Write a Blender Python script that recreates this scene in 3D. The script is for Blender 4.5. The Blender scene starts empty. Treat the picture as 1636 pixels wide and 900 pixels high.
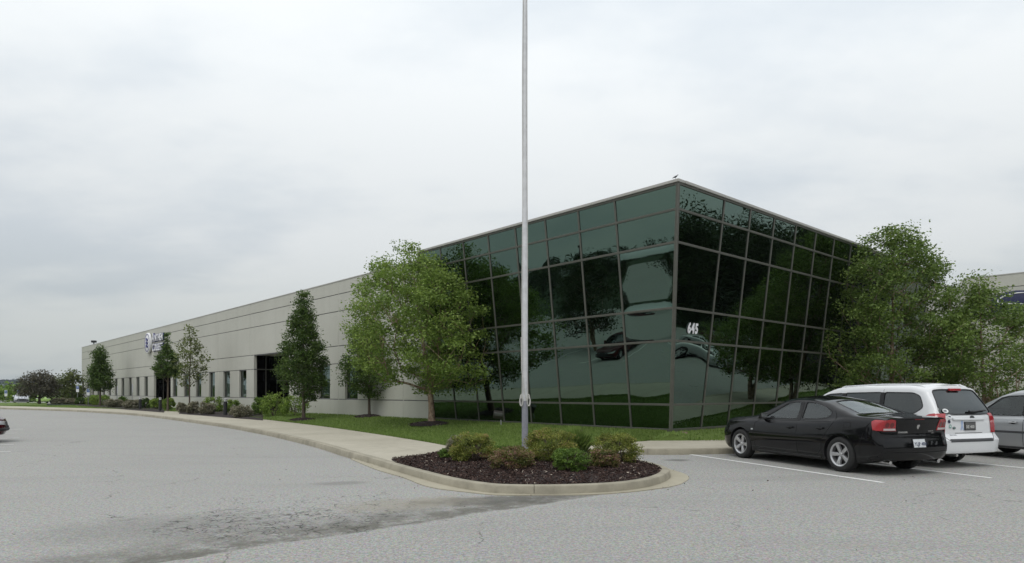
import bpy, bmesh, math, random
import numpy as np
from mathutils import Vector, Matrix
from mathutils.bvhtree import BVHTree
from mathutils.geometry import tessellate_polygon
PI = math.pi
SC = bpy.context.scene
COL = SC.collection
F, CX, CY = 1080.0, 818.0, 627.0          # focal length and principal point, in photo pixels
CAMZ = 1.6

# ------------------------------------------------------------------ camera, sky, sun
cam = bpy.data.cameras.new('camera'); camo = bpy.data.objects.new('camera', cam); COL.objects.link(camo)
camo.location = (0, 0, CAMZ); camo.rotation_euler = (PI/2, 0, 0)
cam.sensor_fit = 'HORIZONTAL'; cam.sensor_width = 36; cam.lens = 36*F/1636
cam.shift_y = (CY-450)/1636; cam.clip_start = .1; cam.clip_end = 5000
SC.camera = camo

SUN_EL, SUN_ROT = math.radians(58), math.radians(200)
W = bpy.data.worlds.new('World'); SC.world = W; W.use_nodes = True
nt = W.node_tree; N = nt.nodes; LK = nt.links
for n in list(N): N.remove(n)
wo = N.new('ShaderNodeOutputWorld'); bg = N.new('ShaderNodeBackground'); bg.inputs[1].default_value = .1
sky = N.new('ShaderNodeTexSky'); sky.sky_type = 'NISHITA'; sky.sun_disc = False
sky.sun_elevation = SUN_EL; sky.sun_rotation = SUN_ROT; sky.air_density = 1.4; sky.dust_density = 3
tc = N.new('ShaderNodeTexCoord'); sep = N.new('ShaderNodeSeparateXYZ'); LK.new(tc.outputs['Generated'], sep.inputs[0])
def wm(op, a, b=None, c=None, clamp=False):
    n = N.new('ShaderNodeMath'); n.operation = op; n.use_clamp = clamp
    for i, v in enumerate((a, b, c)):
        if v is None: continue
        if isinstance(v, (int, float)): n.inputs[i].default_value = v
        else: LK.new(v, n.inputs[i])
    return n.outputs[0]
zc = wm('MAXIMUM', sep.outputs[2], 0.0)
den = wm('ADD', zc, .22)
cx_ = wm('DIVIDE', sep.outputs[0], den); cy_ = wm('DIVIDE', sep.outputs[1], den)
cmb = N.new('ShaderNodeCombineXYZ'); LK.new(cx_, cmb.inputs[0]); LK.new(cy_, cmb.inputs[1])
mp = N.new('ShaderNodeMapping'); mp.inputs['Location'].default_value = (3.7, 1.3, 0); mp.inputs['Scale'].default_value = (.8, 1.15, 1); LK.new(cmb.outputs[0], mp.inputs[0])
nz = N.new('ShaderNodeTexNoise'); nz.inputs['Scale'].default_value = 1.0; nz.inputs['Detail'].default_value = 6; nz.inputs['Roughness'].default_value = .5
LK.new(mp.outputs[0], nz.inputs['Vector'])
nz2 = N.new('ShaderNodeTexNoise'); nz2.inputs['Scale'].default_value = 2.9; nz2.inputs['Detail'].default_value = 6; nz2.inputs['Roughness'].default_value = .55
LK.new(mp.outputs[0], nz2.inputs['Vector'])
cl = wm('ADD', wm('MULTIPLY', nz.outputs[0], .7), wm('MULTIPLY', nz2.outputs[0], .3))
mr = N.new('ShaderNodeMapRange'); mr.inputs[1].default_value = .36; mr.inputs[2].default_value = .56; mr.interpolation_type = 'SMOOTHSTEP'; LK.new(cl, mr.inputs[0])
ca = N.new('ShaderNodeMix'); ca.data_type = 'RGBA'; ca.inputs[6].default_value = (6.85, 7.35, 7.85, 1); ca.inputs[7].default_value = (8.5, 8.75, 8.9, 1); LK.new(mr.outputs[0], ca.inputs[0])
# brighter towards the zenith (an overcast sky), greyer near the horizon
el = N.new('ShaderNodeValToRGB'); LK.new(sep.outputs[2], el.inputs[0])
e = el.color_ramp.elements; e[0].position = 0; e[0].color = (.60, .62, .60, 1); e[1].position = 1; e[1].color = (1, 1, 1, 1)
for p, c in ((.07, (.66, .68, .665, 1)), (.2, (.80, .81, .81, 1)), (.42, (.93, .94, .94, 1))): q = e.new(p); q.color = c
sc_ = N.new('ShaderNodeMix'); sc_.data_type = 'RGBA'; sc_.blend_type = 'MULTIPLY'; sc_.inputs[0].default_value = 1; LK.new(ca.outputs[2], sc_.inputs[6]); LK.new(el.outputs[0], sc_.inputs[7])
zg = wm('ADD', wm('MULTIPLY', zc, .55), 1.0)
zs = N.new('ShaderNodeVectorMath'); zs.operation = 'SCALE'; LK.new(sc_.outputs[2], zs.inputs[0]); LK.new(zg, zs.inputs['Scale'])
fin = N.new('ShaderNodeMix'); fin.data_type = 'RGBA'; fin.inputs[0].default_value = .04; LK.new(zs.outputs[0], fin.inputs[6]); LK.new(sky.outputs[0], fin.inputs[7])
LK.new(fin.outputs[2], bg.inputs[0]); LK.new(bg.outputs[0], wo.inputs[0])

sl = bpy.data.lights.new('sun', 'SUN'); sl.energy = .8; sl.angle = math.radians(28); sl.color = (1, .97, .93)
so = bpy.data.objects.new('sun', sl); COL.objects.link(so)
so.rotation_euler = (PI/2-SUN_EL, 0, PI-SUN_ROT)
SC.view_settings.view_transform = 'Standard'; SC.view_settings.look = 'None'; SC.view_settings.exposure = 0; SC.view_settings.gamma = 1
SC.cycles.max_bounces = 8; SC.cycles.transparent_max_bounces = 12; SC.cycles.caustics_reflective = False; SC.cycles.caustics_refractive = False
SC.cycles.use_denoising = True

# ------------------------------------------------------------------ helpers
def G(px, py, z=0.0):                      # ground point seen at a photo pixel
    Y = F*(CAMZ-z)/(py-CY); return ((px-CX)/F*Y, Y)
TH = .7286
D1 = (-math.sin(TH), math.cos(TH)); D2 = (math.cos(TH), math.sin(TH))
BX, BY = 4.854, 20.675
def LW(t, off=0.0):                        # point along the left facade, off metres in front of it
    return (BX+D1[0]*t-D2[0]*off, BY+D1[1]*t-D2[1]*off)
def RW(t, off=0.0):                        # point along the right facade
    return (BX+D2[0]*t-D1[0]*off, BY+D2[1]*t-D1[1]*off)
def LR(px, off):                           # where the view ray of a pixel column meets the line off metres before the left facade
    u = (px-CX)/F; x0 = BX-D2[0]*off; y0 = BY-D2[1]*off
    t = (x0-u*y0)/(u*D1[1]-D1[0]); return (x0+D1[0]*t, y0+D1[1]*t)

def empty(name, loc, rz=0.0, label=None, cat=None, group=None):
    o = bpy.data.objects.new(name, None); COL.objects.link(o); o.location = loc; o.rotation_euler = (0, 0, rz); o.empty_display_size = .2
    return tag(o, label, cat, group)
def tag(o, label=None, cat=None, group=None, kind=None):
    if label: o['label'] = label
    if cat: o['category'] = cat
    if group: o['group'] = group
    if kind: o['kind'] = kind
    return o
def link(name, me, mat=None, parent=None):
    o = bpy.data.objects.new(name, me); COL.objects.link(o)
    if mat is not None:
        for m in (mat if isinstance(mat, (list, tuple)) else [mat]): me.materials.append(m)
    if parent is not None: o.parent = parent
    return o
def mesh_np(name, V, Fq, attr=None, attr2=None):
    V = np.asarray(V, np.float32).reshape(-1, 3); Fq = np.asarray(Fq, np.int32); k = Fq.shape[1]; n = len(Fq)
    me = bpy.data.meshes.new(name); me.vertices.add(len(V)); me.vertices.foreach_set('co', V.ravel())
    me.loops.add(n*k); me.loops.foreach_set('vertex_index', Fq.ravel())
    me.polygons.add(n); me.polygons.foreach_set('loop_start', np.arange(0, n*k, k, dtype=np.int32))
    if attr is not None:
        a = me.attributes.new('tone', 'FLOAT', 'FACE'); a.data.foreach_set('value', np.asarray(attr, np.float32))
    me.update(calc_edges=True); return me
class MB:
    def __init__(s): s.v = []; s.f = []
    def box(s, x0, x1, y0, y1, z0, z1, M=None):
        b = len(s.v); P = [(x0,y0,z0),(x1,y0,z0),(x1,y1,z0),(x0,y1,z0),(x0,y0,z1),(x1,y0,z1),(x1,y1,z1),(x0,y1,z1)]
        if M is not None: P = [tuple(M @ Vector(p)) for p in P]
        s.v += P; s.f += [tuple(b+i for i in q) for q in ((3,2,1,0),(4,5,6,7),(0,1,5,4),(1,2,6,5),(2,3,7,6),(3,0,4,7))]; return s
    def hexa(s, P):                        # 8 points: bottom ring 4, top ring 4
        b = len(s.v); s.v += [tuple(p) for p in P]
        s.f += [tuple(b+i for i in q) for q in ((3,2,1,0),(4,5,6,7),(0,1,5,4),(1,2,6,5),(2,3,7,6),(3,0,4,7))]; return s
    def prism(s, poly, z0, z1):
        b = len(s.v); n = len(poly); zz0 = z0 if callable(z0) else (lambda x, y: z0); zz1 = z1 if callable(z1) else (lambda x, y: z1)
        s.v += [(x, y, zz0(x, y)) for x, y in poly]+[(x, y, zz1(x, y)) for x, y in poly]
        s.f += [tuple(range(b+n, b+2*n)), tuple(reversed(range(b, b+n)))]
        s.f += [(b+i, b+(i+1) % n, b+n+(i+1) % n, b+n+i) for i in range(n)]; return s
    def tube(s, pts, rad, n=8, cap=True):
        pts = [Vector(p) for p in pts]; rad = rad if isinstance(rad, (list, tuple)) else [rad]*len(pts)
        b = len(s.v); up = None
        for i, p in enumerate(pts):
            t = (pts[min(i+1, len(pts)-1)]-pts[max(i-1, 0)]).normalized()
            if up is None: up = t.orthogonal().normalized()
            up = (up-t*up.dot(t)).normalized(); w = t.cross(up)
            for k in range(n):
                a = 2*PI*k/n; s.v.append(tuple(p+(up*math.cos(a)+w*math.sin(a))*rad[i]))
        for i in range(len(pts)-1):
            for k in range(n): s.f.append((b+i*n+k, b+i*n+(k+1) % n, b+(i+1)*n+(k+1) % n, b+(i+1)*n+k))
        if cap: s.f.append(tuple(b+k for k in reversed(range(n)))); s.f.append(tuple(b+(len(pts)-1)*n+k for k in range(n)))
        return s
    def lathe(s, prof, n=24, M=None, closed=False):   # prof: (r, h) about the z axis
        b = len(s.v); m = len(prof)
        for r, h in prof:
            for k in range(n):
                p = Vector((r*math.cos(2*PI*k/n), r*math.sin(2*PI*k/n), h)); s.v.append(tuple(M @ p) if M is not None else tuple(p))
        for i in range(m if closed else m-1):
            j = (i+1) % m
            for k in range(n): s.f.append((b+i*n+k, b+i*n+(k+1) % n, b+j*n+(k+1) % n, b+j*n+k))
        return s
    def add(s, o, M=None):
        b = len(s.v); s.v += [tuple(M @ Vector(p)) if M is not None else p for p in o.v]; s.f += [tuple(b+i for i in f) for f in o.f]; return s
    def mesh(s, name, smooth=False, bevel=0, angle=40, seg=2):
        me = bpy.data.meshes.new(name); me.from_pydata(s.v, [], s.f)
        bm = bmesh.new(); bm.from_mesh(me)
        bmesh.ops.recalc_face_normals(bm, faces=bm.faces)
        if bevel:
            bmesh.ops.bevel(bm, geom=[e for e in bm.edges if e.is_manifold and e.calc_face_angle(0) > .5], offset=bevel, segments=seg, affect='EDGES', profile=.6)
        bm.to_mesh(me); bm.free()
        if smooth or bevel:
            me.polygons.foreach_set('use_smooth', [True]*len(me.polygons)); me.set_sharp_from_angle(angle=math.radians(angle))
        return me
    def obj(s, name, mat, parent=None, smooth=False, bevel=0, angle=40, seg=2):
        return link(name, s.mesh(name, smooth, bevel, angle, seg), mat, parent)

# ------------------------------------------------------------------ materials
def mat(name): 
    m = bpy.data.materials.new(name); m.use_nodes = True; return m, m.node_tree, m.node_tree.nodes['Principled BSDF']
def nd(t, typ, **kw):
    n = t.nodes.new(typ)
    for k, v in kw.items(): setattr(n, k, v)
    return n
def noise(t, scale, detail=4, rough=.55, vec=None, src='Object', sc=None):
    n = t.nodes.new('ShaderNodeTexNoise'); n.inputs['Scale'].default_value = scale; n.inputs['Detail'].default_value = detail; n.inputs['Roughness'].default_value = rough
    if vec is None:
        tc = t.nodes.new('ShaderNodeTexCoord'); vec = tc.outputs[src]
    if sc is not None:
        mp = t.nodes.new('ShaderNodeMapping'); mp.inputs['Scale'].default_value = sc; t.links.new(vec, mp.inputs[0]); vec = mp.outputs[0]
    t.links.new(vec, n.inputs['Vector']); return n.outputs[0]
def ramp(t, fac, stops):
    r = t.nodes.new('ShaderNodeValToRGB'); t.links.new(fac, r.inputs[0]); e = r.color_ramp.elements
    e[0].position, e[0].color = stops[0][0], (*stops[0][1], 1); e[1].position, e[1].color = stops[-1][0], (*stops[-1][1], 1)
    for p, c in stops[1:-1]: q = e.new(p); q.color = (*c, 1)
    return r.outputs[0]
def mixc(t, fac, a, b, mode='MIX'):
    m = t.nodes.new('ShaderNodeMix'); m.data_type = 'RGBA'; m.blend_type = mode
    for i, v in ((0, fac), (6, a), (7, b)):
        if isinstance(v, (int, float)): m.inputs[i].default_value = v
        elif isinstance(v, tuple): m.inputs[i].default_value = (*v, 1) if len(v) == 3 else v
        else: t.links.new(v, m.inputs[i])
    return m.outputs[2]
def mth(t, op, a, b=None, clamp=False):
    n = t.nodes.new('ShaderNodeMath'); n.operation = op; n.use_clamp = clamp
    for i, v in enumerate((a, b)):
        if v is None: continue
        if isinstance(v, (int, float)): n.inputs[i].default_value = v
        else: t.links.new(v, n.inputs[i])
    return n.outputs[0]
def maprange(t, v, a, b, c=0., d=1., smooth=True):
    n = t.nodes.new('ShaderNodeMapRange'); n.interpolation_type = 'SMOOTHSTEP' if smooth else 'LINEAR'
    for i, x in enumerate((a, b, c, d)): n.inputs[i+1].default_value = x
    t.links.new(v, n.inputs[0]); return n.outputs[0]
def bump(t, b, h, strength=.3, dist=.01):
    n = t.nodes.new('ShaderNodeBump'); n.inputs['Strength'].default_value = strength; n.inputs['Distance'].default_value = dist
    t.links.new(h, n.inputs['Height']); t.links.new(n.outputs[0], b.inputs['Normal'])
def plain(name, col, rough=.5, metal=0., var=.12, scale=6., coat=0., spec=.5, bmp=0.):
    m, t, b = mat(name); b.inputs['Roughness'].default_value = rough; b.inputs['Metallic'].default_value = metal
    n = noise(t, scale, 5); lo = tuple(c*(1-var) for c in col); hi = tuple(min(1, c*(1+var)) for c in col)
    t.links.new(ramp(t, n, [(.3, lo), (.7, hi)]), b.inputs['Base Color'])
    b.inputs['Coat Weight'].default_value = coat; b.inputs['Coat Roughness'].default_value = .03; b.inputs['Specular IOR Level'].default_value = spec
    if bmp: bump(t, b, noise(t, scale*8, 3), bmp, .01)
    return m

def m_concrete(name, lo, hi, rough=.85, fine=60, stain=.25, streak=True):
    m, t, b = mat(name); b.inputs['Roughness'].default_value = rough
    tc = nd(t, 'ShaderNodeNewGeometry').outputs['Position']
    n1 = noise(t, .35, 5, vec=tc); n2 = noise(t, fine, 3, vec=tc); n3 = noise(t, 3.2, 6, .65, vec=tc)
    c = ramp(t, n1, [(.3, lo), (.7, hi)])
    c = mixc(t, maprange(t, n3, .35, .75, 0, stain), c, tuple(x*.72 for x in lo))
    if streak:
        st = noise(t, 1.0, 4, .6, vec=tc, sc=(2.2, 2.2, .12)); c = mixc(t, maprange(t, st, .45, .8, 0, .20), c, tuple(x*.75 for x in lo))
    c = mixc(t, maprange(t, n2, .3, .7, .0, .14), c, tuple(x*.6 for x in lo))
    t.links.new(c, b.inputs['Base Color']); bump(t, b, n2, .25, .006); return m
M_wall = m_concrete('wall_concrete', (.485, .48, .425), (.53, .525, .47), stain=.10, fine=35)
M_kerb = m_concrete('kerb_concrete', (.29, .265, .20), (.40, .365, .285), fine=90, stain=.8, streak=False)
M_gutter = m_concrete('gutter_concrete', (.33, .30, .225), (.42, .385, .295), fine=90, stain=.35, streak=False)
M_walk = m_concrete('walk_concrete', (.38, .35, .275), (.48, .445, .36), fine=70, stain=.35, streak=False)
M_redkerb = m_concrete('red_paver', (.36, .25, .21), (.44, .31, .26), streak=False)
M_joint = plain('joint_sealant', (.33, .325, .29), .8)
M_reveal = plain('reveal_paint', (.13, .13, .135), .8)
M_stone = m_concrete('stone', (.30, .24, .17), (.42, .34, .25), streak=False)
M_frame = plain('frame_metal', (.100, .100, .084), .5, .15, .08)
M_coping = plain('coping_metal', (.42, .41, .38), .5, .3, .05)
M_dark = plain('dark_paint', (.02, .02, .022), .6)
M_black = plain('black_void', (.006, .006, .006), .9)
M_alum = plain('door_aluminium', (.34, .34, .31), .45, .6, .05)
M_white = plain('white_letters', (.8, .8, .82), .5, 0, .03)
M_navy = plain('sign_navy', (.012, .016, .065), .45)
M_blue = plain('sign_blue', (.035, .035, .16), .45)
M_paint = plain('line_paint', (.74, .74, .72), .7, 0, .12, 14)

def m_glass(name, tint, rough, wav, dist):
    m, t, b = mat(name); b.inputs['Metallic'].default_value = 1; b.inputs['Roughness'].default_value = rough
    b.inputs['Base Color'].default_value = (*tint, 1)
    pos = nd(t, 'ShaderNodeNewGeometry').outputs['Position']
    bump(t, b, noise(t, wav, 2, .4, vec=pos), 1.0, dist)
    return m
M_glass = m_glass('green_mirror_glass', (.115, .168, .142), .0, .9, .004)
M_glassw = m_glass('window_glass', (.14, .19, .175), .0, 1.1, .003)
M_doorglass = m_glass("door_glass", (.012, .014, .014), .02, .9, .003)

def m_asphalt(name, base, patch=False):
    m, t, b = mat(name); b.inputs['Roughness'].default_value = .9; b.inputs['Specular IOR Level'].default_value = .25
    pos = nd(t, 'ShaderNodeNewGeometry').outputs['Position']
    sep = nd(t, 'ShaderNodeSeparateXYZ'); t.links.new(pos, sep.inputs[0]); X, Y = sep.outputs[0], sep.outputs[1]
    fine = noise(t, 55, 3, .7, vec=pos); mid = noise(t, 13, 5, .7, vec=pos); big = noise(t, .22, 5, .6, vec=pos)
    vor = nd(t, 'ShaderNodeTexVoronoi'); vor.inputs['Scale'].default_value = 60; t.links.new(pos, vor.inputs['Vector'])
    c = ramp(t, fine, [(.28, tuple(x*.50 for x in base)), (.46, tuple(x*.95 for x in base)), (.75, tuple(x*1.35 for x in base))])
    c = mixc(t, .32, c, vor.outputs['Color'], 'SOFT_LIGHT')
    dark = maprange(t, vor.outputs['Distance'], .0, .25, .45, 0)
    c = mixc(t, dark, c, (.06, .06, .058))
    gr = noise(t, 24, 4, .75, vec=pos); c = mixc(t, maprange(t, gr, .5, .68, 0, .8), c, tuple(x*.5 for x in base)); c = mixc(t, maprange(t, gr, .47, .34, 0, .6), c, tuple(min(.9, x*1.5) for x in base))
    c = mixc(t, maprange(t, mid, .35, .7, 0, .22), c, tuple(x*.6 for x in base))
    c = mixc(t, maprange(t, big, .4, .7, 0, .25), c, tuple(x*.78 for x in base))
    stretch = noise(t, .5, 4, .6, vec=pos, sc=(.35, 1.6, 1)); c = mixc(t, maprange(t, stretch, .48, .75, 0, .28), c, tuple(x*.7 for x in base))
    def blob(cx, cy, rx, ry, a=0.):
        ca, sa = math.cos(a), math.sin(a)
        dx = mth(t, 'ADD', X, -cx); dy = mth(t, 'ADD', Y, -cy)
        u = mth(t, 'ADD', mth(t, 'MULTIPLY', dx, ca/rx), mth(t, 'MULTIPLY', dy, sa/rx)); v = mth(t, 'ADD', mth(t, 'MULTIPLY', dx, -sa/ry), mth(t, 'MULTIPLY', dy, ca/ry))
        return mth(t, 'SQRT', mth(t, 'ADD', mth(t, 'MULTIPLY', u, u), mth(t, 'MULTIPLY', v, v)))
    for (bx, by, rx, ry, s) in ((3.9, 15.9, .35, .3, .7), (5.4, 12.6, 2.2, .5, .12), (9.2, 10.6, 1.5, .8, .12), (2.0, 6.0, 1.2, .5, .10)):
        q = mth(t, 'ADD', blob(bx, by, rx, ry, .2), mth(t, 'MULTIPLY', mth(t, 'SUBTRACT', noise(t, 3., 5, .7, vec=pos), .5), 1.2))
        c = mixc(t, maprange(t, q, .3, 1.2, s, 0), c, (.09, .088, .08))
    lv = nd(t, 'ShaderNodeVectorMath', operation='ADD'); ln_ = nd(t, 'ShaderNodeTexNoise'); ln_.inputs['Scale'].default_value = 1.6; ln_.inputs['Detail'].default_value = 5; t.links.new(pos, ln_.inputs['Vector']); ls = nd(t, 'ShaderNodeVectorMath', operation='SCALE'); ls.inputs['Scale'].default_value = .8; t.links.new(ln_.outputs['Color'], ls.inputs[0]); t.links.new(pos, lv.inputs[0]); t.links.new(ls.outputs[0], lv.inputs[1])
    lc_ = nd(t, 'ShaderNodeTexVoronoi', feature='DISTANCE_TO_EDGE'); lc_.inputs['Scale'].default_value = .28; t.links.new(lv.outputs[0], lc_.inputs['Vector'])
    c = mixc(t, mth(t, 'MULTIPLY', maprange(t, lc_.outputs[0], .0, .0045, 1, 0), maprange(t, noise(t, .9, 4, .7, vec=pos), .47, .6, 0, .7)), c, (.06, .06, .055))
    if not patch:
        def line(x0, y0, x1, y1):          # signed distance to a line on the ground
            L = math.hypot(x1-x0, y1-y0); nx, ny = -(y1-y0)/L, (x1-x0)/L
            return mth(t, 'ADD', mth(t, 'ADD', mth(t, 'MULTIPLY', X, nx), mth(t, 'MULTIPLY', Y, ny)), -(nx*x0+ny*y0))
        wob = noise(t, 1.3, 5, .65, vec=pos)
        d = line(-3.13, 6.42, 1.2, 10.3)
        d = mth(t, 'ADD', d, mth(t, 'MULTIPLY', mth(t, 'SUBTRACT', wob, .5), .5))
        band = mth(t, 'MULTIPLY', maprange(t, d, .0, .1), maprange(t, d, .15, 1.5, 1, 0))      # dirt gathered beside the seam
        band = mth(t, 'MULTIPLY', band, maprange(t, noise(t, 2.2, 8, .78, vec=pos), .32, .6, .1, 1.1))
        c = mixc(t, mth(t, 'MULTIPLY', band, .8), c, (.105, .10, .082))
        bd = mth(t, 'ADD', blob(-.35, 10.0, 1.3, .45, .25), mth(t, 'MULTIPLY', mth(t, 'SUBTRACT', noise(t, 2.5, 5, .65, vec=pos), .5), 1.6))
        c = mixc(t, maprange(t, bd, .5, 1.05, .62, 0), c, (.075, .072, .062))
        bt = mth(t, 'ADD', blob(-1.5, 9.7, 1.2, .6, .5), mth(t, 'MULTIPLY', mth(t, 'SUBTRACT', noise(t, 3.5, 5, .65, vec=pos), .5), 1.6))
        c = mixc(t, maprange(t, bt, .4, 1.2, .5, 0), c, (.27, .245, .19))
        for (bx, by, rx, ry, s) in ((-3.0, 11.9, .6, .3, .35), (-4.2, 7.9, 1.6, 1.0, .28)):
            q = mth(t, 'ADD', blob(bx, by, rx, ry, .2), mth(t, 'MULTIPLY', mth(t, 'SUBTRACT', noise(t, 3., 5, .7, vec=pos), .5), 1.2))
            c = mixc(t, maprange(t, q, .3, 1.2, s, 0), c, (.09, .088, .08))
        # alligator cracks
        wv = nd(t, 'ShaderNodeVectorMath', operation='ADD'); nn = nd(t, 'ShaderNodeTexNoise'); nn.inputs['Scale'].default_value = 2.5; t.links.new(pos, nn.inputs['Vector'])
        sc = nd(t, 'ShaderNodeVectorMath', operation='SCALE'); sc.inputs['Scale'].default_value = .35; t.links.new(nn.outputs['Color'], sc.inputs[0]); t.links.new(pos, wv.inputs[0]); t.links.new(sc.outputs[0], wv.inputs[1])
        for s, (bx, by, rx, ry), st in ((9.0, (-2.9, 8.3, 1.9, 1.1), .95), (4.6, (-2.8, 9.0, 2.3, 2.0), .6)):
            v = nd(t, 'ShaderNodeTexVoronoi', feature='DISTANCE_TO_EDGE'); v.inputs['Scale'].default_value = s; t.links.new(wv.outputs[0], v.inputs['Vector'])
            crack = maprange(t, v.outputs[0], .0, .035*s/3, 1, 0)
            msk = maprange(t, mth(t, 'ADD', blob(bx, by, rx, ry), mth(t, 'MULTIPLY', mth(t, 'SUBTRACT', noise(t, 1.2, 4, .6, vec=pos), .5), 2.0)), .5, 1.1, 1, 0)
            c = mixc(t, mth(t, 'MULTIPLY', mth(t, 'MULTIPLY', crack, msk), mth(t, 'MULTIPLY', maprange(t, noise(t, 3.7, 4, .7, vec=pos), .42, .62, .1, 1.3), st)), c, (.045, .045, .04))
    t.links.new(c, b.inputs['Base Color']); bump(t, b, fine, .6, .01); return m
M_asph = m_asphalt('asphalt', (.345, .34, .322))
M_asph2 = m_asphalt('asphalt_new', (.33, .325, .31), True)

def m_grass(name, lo, hi):
    m, t, b = mat(name); b.inputs['Roughness'].default_value = .9; b.inputs['Specular IOR Level'].default_value = .2
    pos = nd(t, 'ShaderNodeNewGeometry').outputs['Position']
    n = noise(t, 1.1, 6, .65, vec=pos); n2 = noise(t, 45, 3, .7, vec=pos)
    c = ramp(t, n, [(.3, lo), (.7, hi)]); c = mixc(t, maprange(t, noise(t, .5, 5, .7, vec=pos, sc=(.6, 1.8, 1)), .4, .7, 0, .45), c, tuple(x*.55 for x in lo)); c = mixc(t, maprange(t, n2, .3, .7, 0, .55), c, tuple(x*.45 for x in lo)); t.links.new(c, b.inputs['Base Color']); bump(t, b, n2, .9, .05); return m
M_lawn = m_grass('lawn', (.14, .21, .05), (.20, .28, .075))
M_hill = m_grass('hill_green', (.04, .06, .03), (.05, .08, .035))
def m_tone(name, stops, rough=.6, trans=.35, spec=.3):
    m, t, b = mat(name); a = nd(t, 'ShaderNodeAttribute', attribute_name='tone'); c = ramp(t, a.outputs['Fac'], stops)
    t.links.new(c, b.inputs['Base Color']); b.inputs['Roughness'].default_value = rough; b.inputs['Specular IOR Level'].default_value = spec
    if trans:
        tr = nd(t, 'ShaderNodeBsdfTranslucent'); t.links.new(c, tr.inputs[0]); mx = nd(t, 'ShaderNodeMixShader'); mx.inputs[0].default_value = trans
        t.links.new(b.outputs[0], mx.inputs[1]); t.links.new(tr.outputs[0], mx.inputs[2]); t.links.new(mx.outputs[0], t.nodes['Material Output'].inputs[0])
    return m
M_leaf_birch = m_tone('birch_leaf', [(0, (0.084, 0.138, 0.026)), (.5, (0.180, 0.270, 0.054)), (1, (0.312, 0.408, 0.096))])
M_leaf_right = m_tone('birch_leaf_dark', [(0, (0.060, 0.102, 0.022)), (.5, (0.132, 0.204, 0.043)), (1, (0.240, 0.324, 0.078))])
M_leaf_horn = m_tone('hornbeam_leaf', [(0, (0.034, 0.067, 0.016)), (.5, (0.078, 0.134, 0.029)), (1, (0.146, 0.213, 0.050))])
M_leaf_spring = m_tone('pale_leaf', [(0, (.06, .08, .02)), (.5, (.13, .16, .05)), (1, (.22, .26, .09))])
M_leaf_plum = m_tone('plum_leaf', [(0, (.05, .048, .038)), (.5, (.10, .092, .068)), (1, (.17, .16, .10))])
M_leaf_shrub = m_tone('shrub_leaf', [(0, (0.048, 0.090, 0.017)), (.5, (0.120, 0.204, 0.036)), (1, (0.240, 0.348, 0.066))])
M_leaf_yellow = m_tone('spirea_leaf', [(0, (0.065, 0.091, 0.018)), (.4, (0.169, 0.202, 0.039)), (.75, (0.338, 0.364, 0.078)), (1, (0.390, 0.247, 0.130))])
M_leaf_red = m_tone('spirea_red_leaf', [(0, (0.062, 0.081, 0.019)), (.45, (0.163, 0.175, 0.044)), (.72, (0.300, 0.163, 0.112)), (1, (0.425, 0.250, 0.237))])
M_leaf_bright = m_tone('bright_leaf', [(0, (.09, .15, .028)), (.5, (.20, .30, .055)), (1, (.36, .46, .10))])
M_leaf_mauve = m_tone('mauve_leaf', [(0, (.12, .13, .07)), (.5, (.25, .235, .16)), (1, (.38, .35, .26))])
M_leaf_wood = m_tone('woodland_leaf', [(0, (.018, .032, .010)), (.5, (.04, .065, .02)), (1, (.07, .10, .035))])
M_blade = m_tone('grass_blade', [(0, (.095, .165, .032)), (.5, (.19, .28, .06)), (1, (.28, .36, .11))])
M_mulch = m_tone('mulch_chip', [(0, (.022, .013, .012)), (.6, (.065, .040, .034)), (.93, (.12, .08, .066)), (1, (.42, .36, .30))], .9, 0, .2)
M_mulchbase = plain('mulch_soil', (.024, .016, .015), .95, 0, .35, 25, bmp=.6)
M_bark = plain('bark', (.11, .085, .065), .9, 0, .4, 18, bmp=.8)
def m_birch():
    m, t, b = mat('birch_bark'); b.inputs['Roughness'].default_value = .9
    n = noise(t, 5, 6, .7, sc=(2, 2, 1)); t.links.new(ramp(t, n, [(.35, (.10, .062, .042)), (.5, (.27, .19, .13)), (.66, (.42, .33, .25))]), b.inputs['Base Color']); bump(t, b, n, .8, .03); return m
M_birch = m_birch()

# ------------------------------------------------------------------ outlines on the ground (traced kerbs, unprojected)
kerb_left = [(-66, 72), (-56, 68.6), G(85, 653.8, .15), G(140, 656, .15), G(220, 661, .15), G(330, 674, .15), G(412.5, 686.8, .15), G(495, 704.3, .15), G(550, 719.7, .15), G(600, 733.5, .15)]
nose_px = [(635.6, 743.5), (671, 753), (711, 763), (753, 770.5), (795.6, 775), (859.6, 776), (907.7, 775.5), (971.3, 773), (1019, 768.5), (1050.7, 762), (1067, 754.5), (1069.5, 749.5), (1062, 744.5), (1046, 739.5), (1028, 735.5), (1005, 731.5), (985, 726.5)]
nose = [G(x, y, .15) for x, y in nose_px]
walk_right = [(2.95, 17.2), (4.2, 17.32), (5.68, 17.6), (6.9, 18.15), (8.6, 19.4), (10.6, 20.55), (13.2, 21.9), (16, 23.4), (20, 25.7), (26, 29.2), (34, 34)]
def catmull(P, step=.25, closed=False):
    out = []; n = len(P)
    for i in range(n-1):
        p0, p1, p2, p3 = P[max(i-1, 0)], P[i], P[i+1], P[min(i+2, n-1)]
        L = math.dist(p1, p2); k = max(1, int(L/step))
        for j in range(k):
            u = j/k
            out.append(tuple(.5*((2*p1[a])+(-p0[a]+p2[a])*u+(2*p0[a]-5*p1[a]+4*p2[a]-p3[a])*u*u+(-p0[a]+3*p1[a]-3*p2[a]+p3[a])*u**3) for a in range(2)))
    out.append(P[-1]); return out
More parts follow.
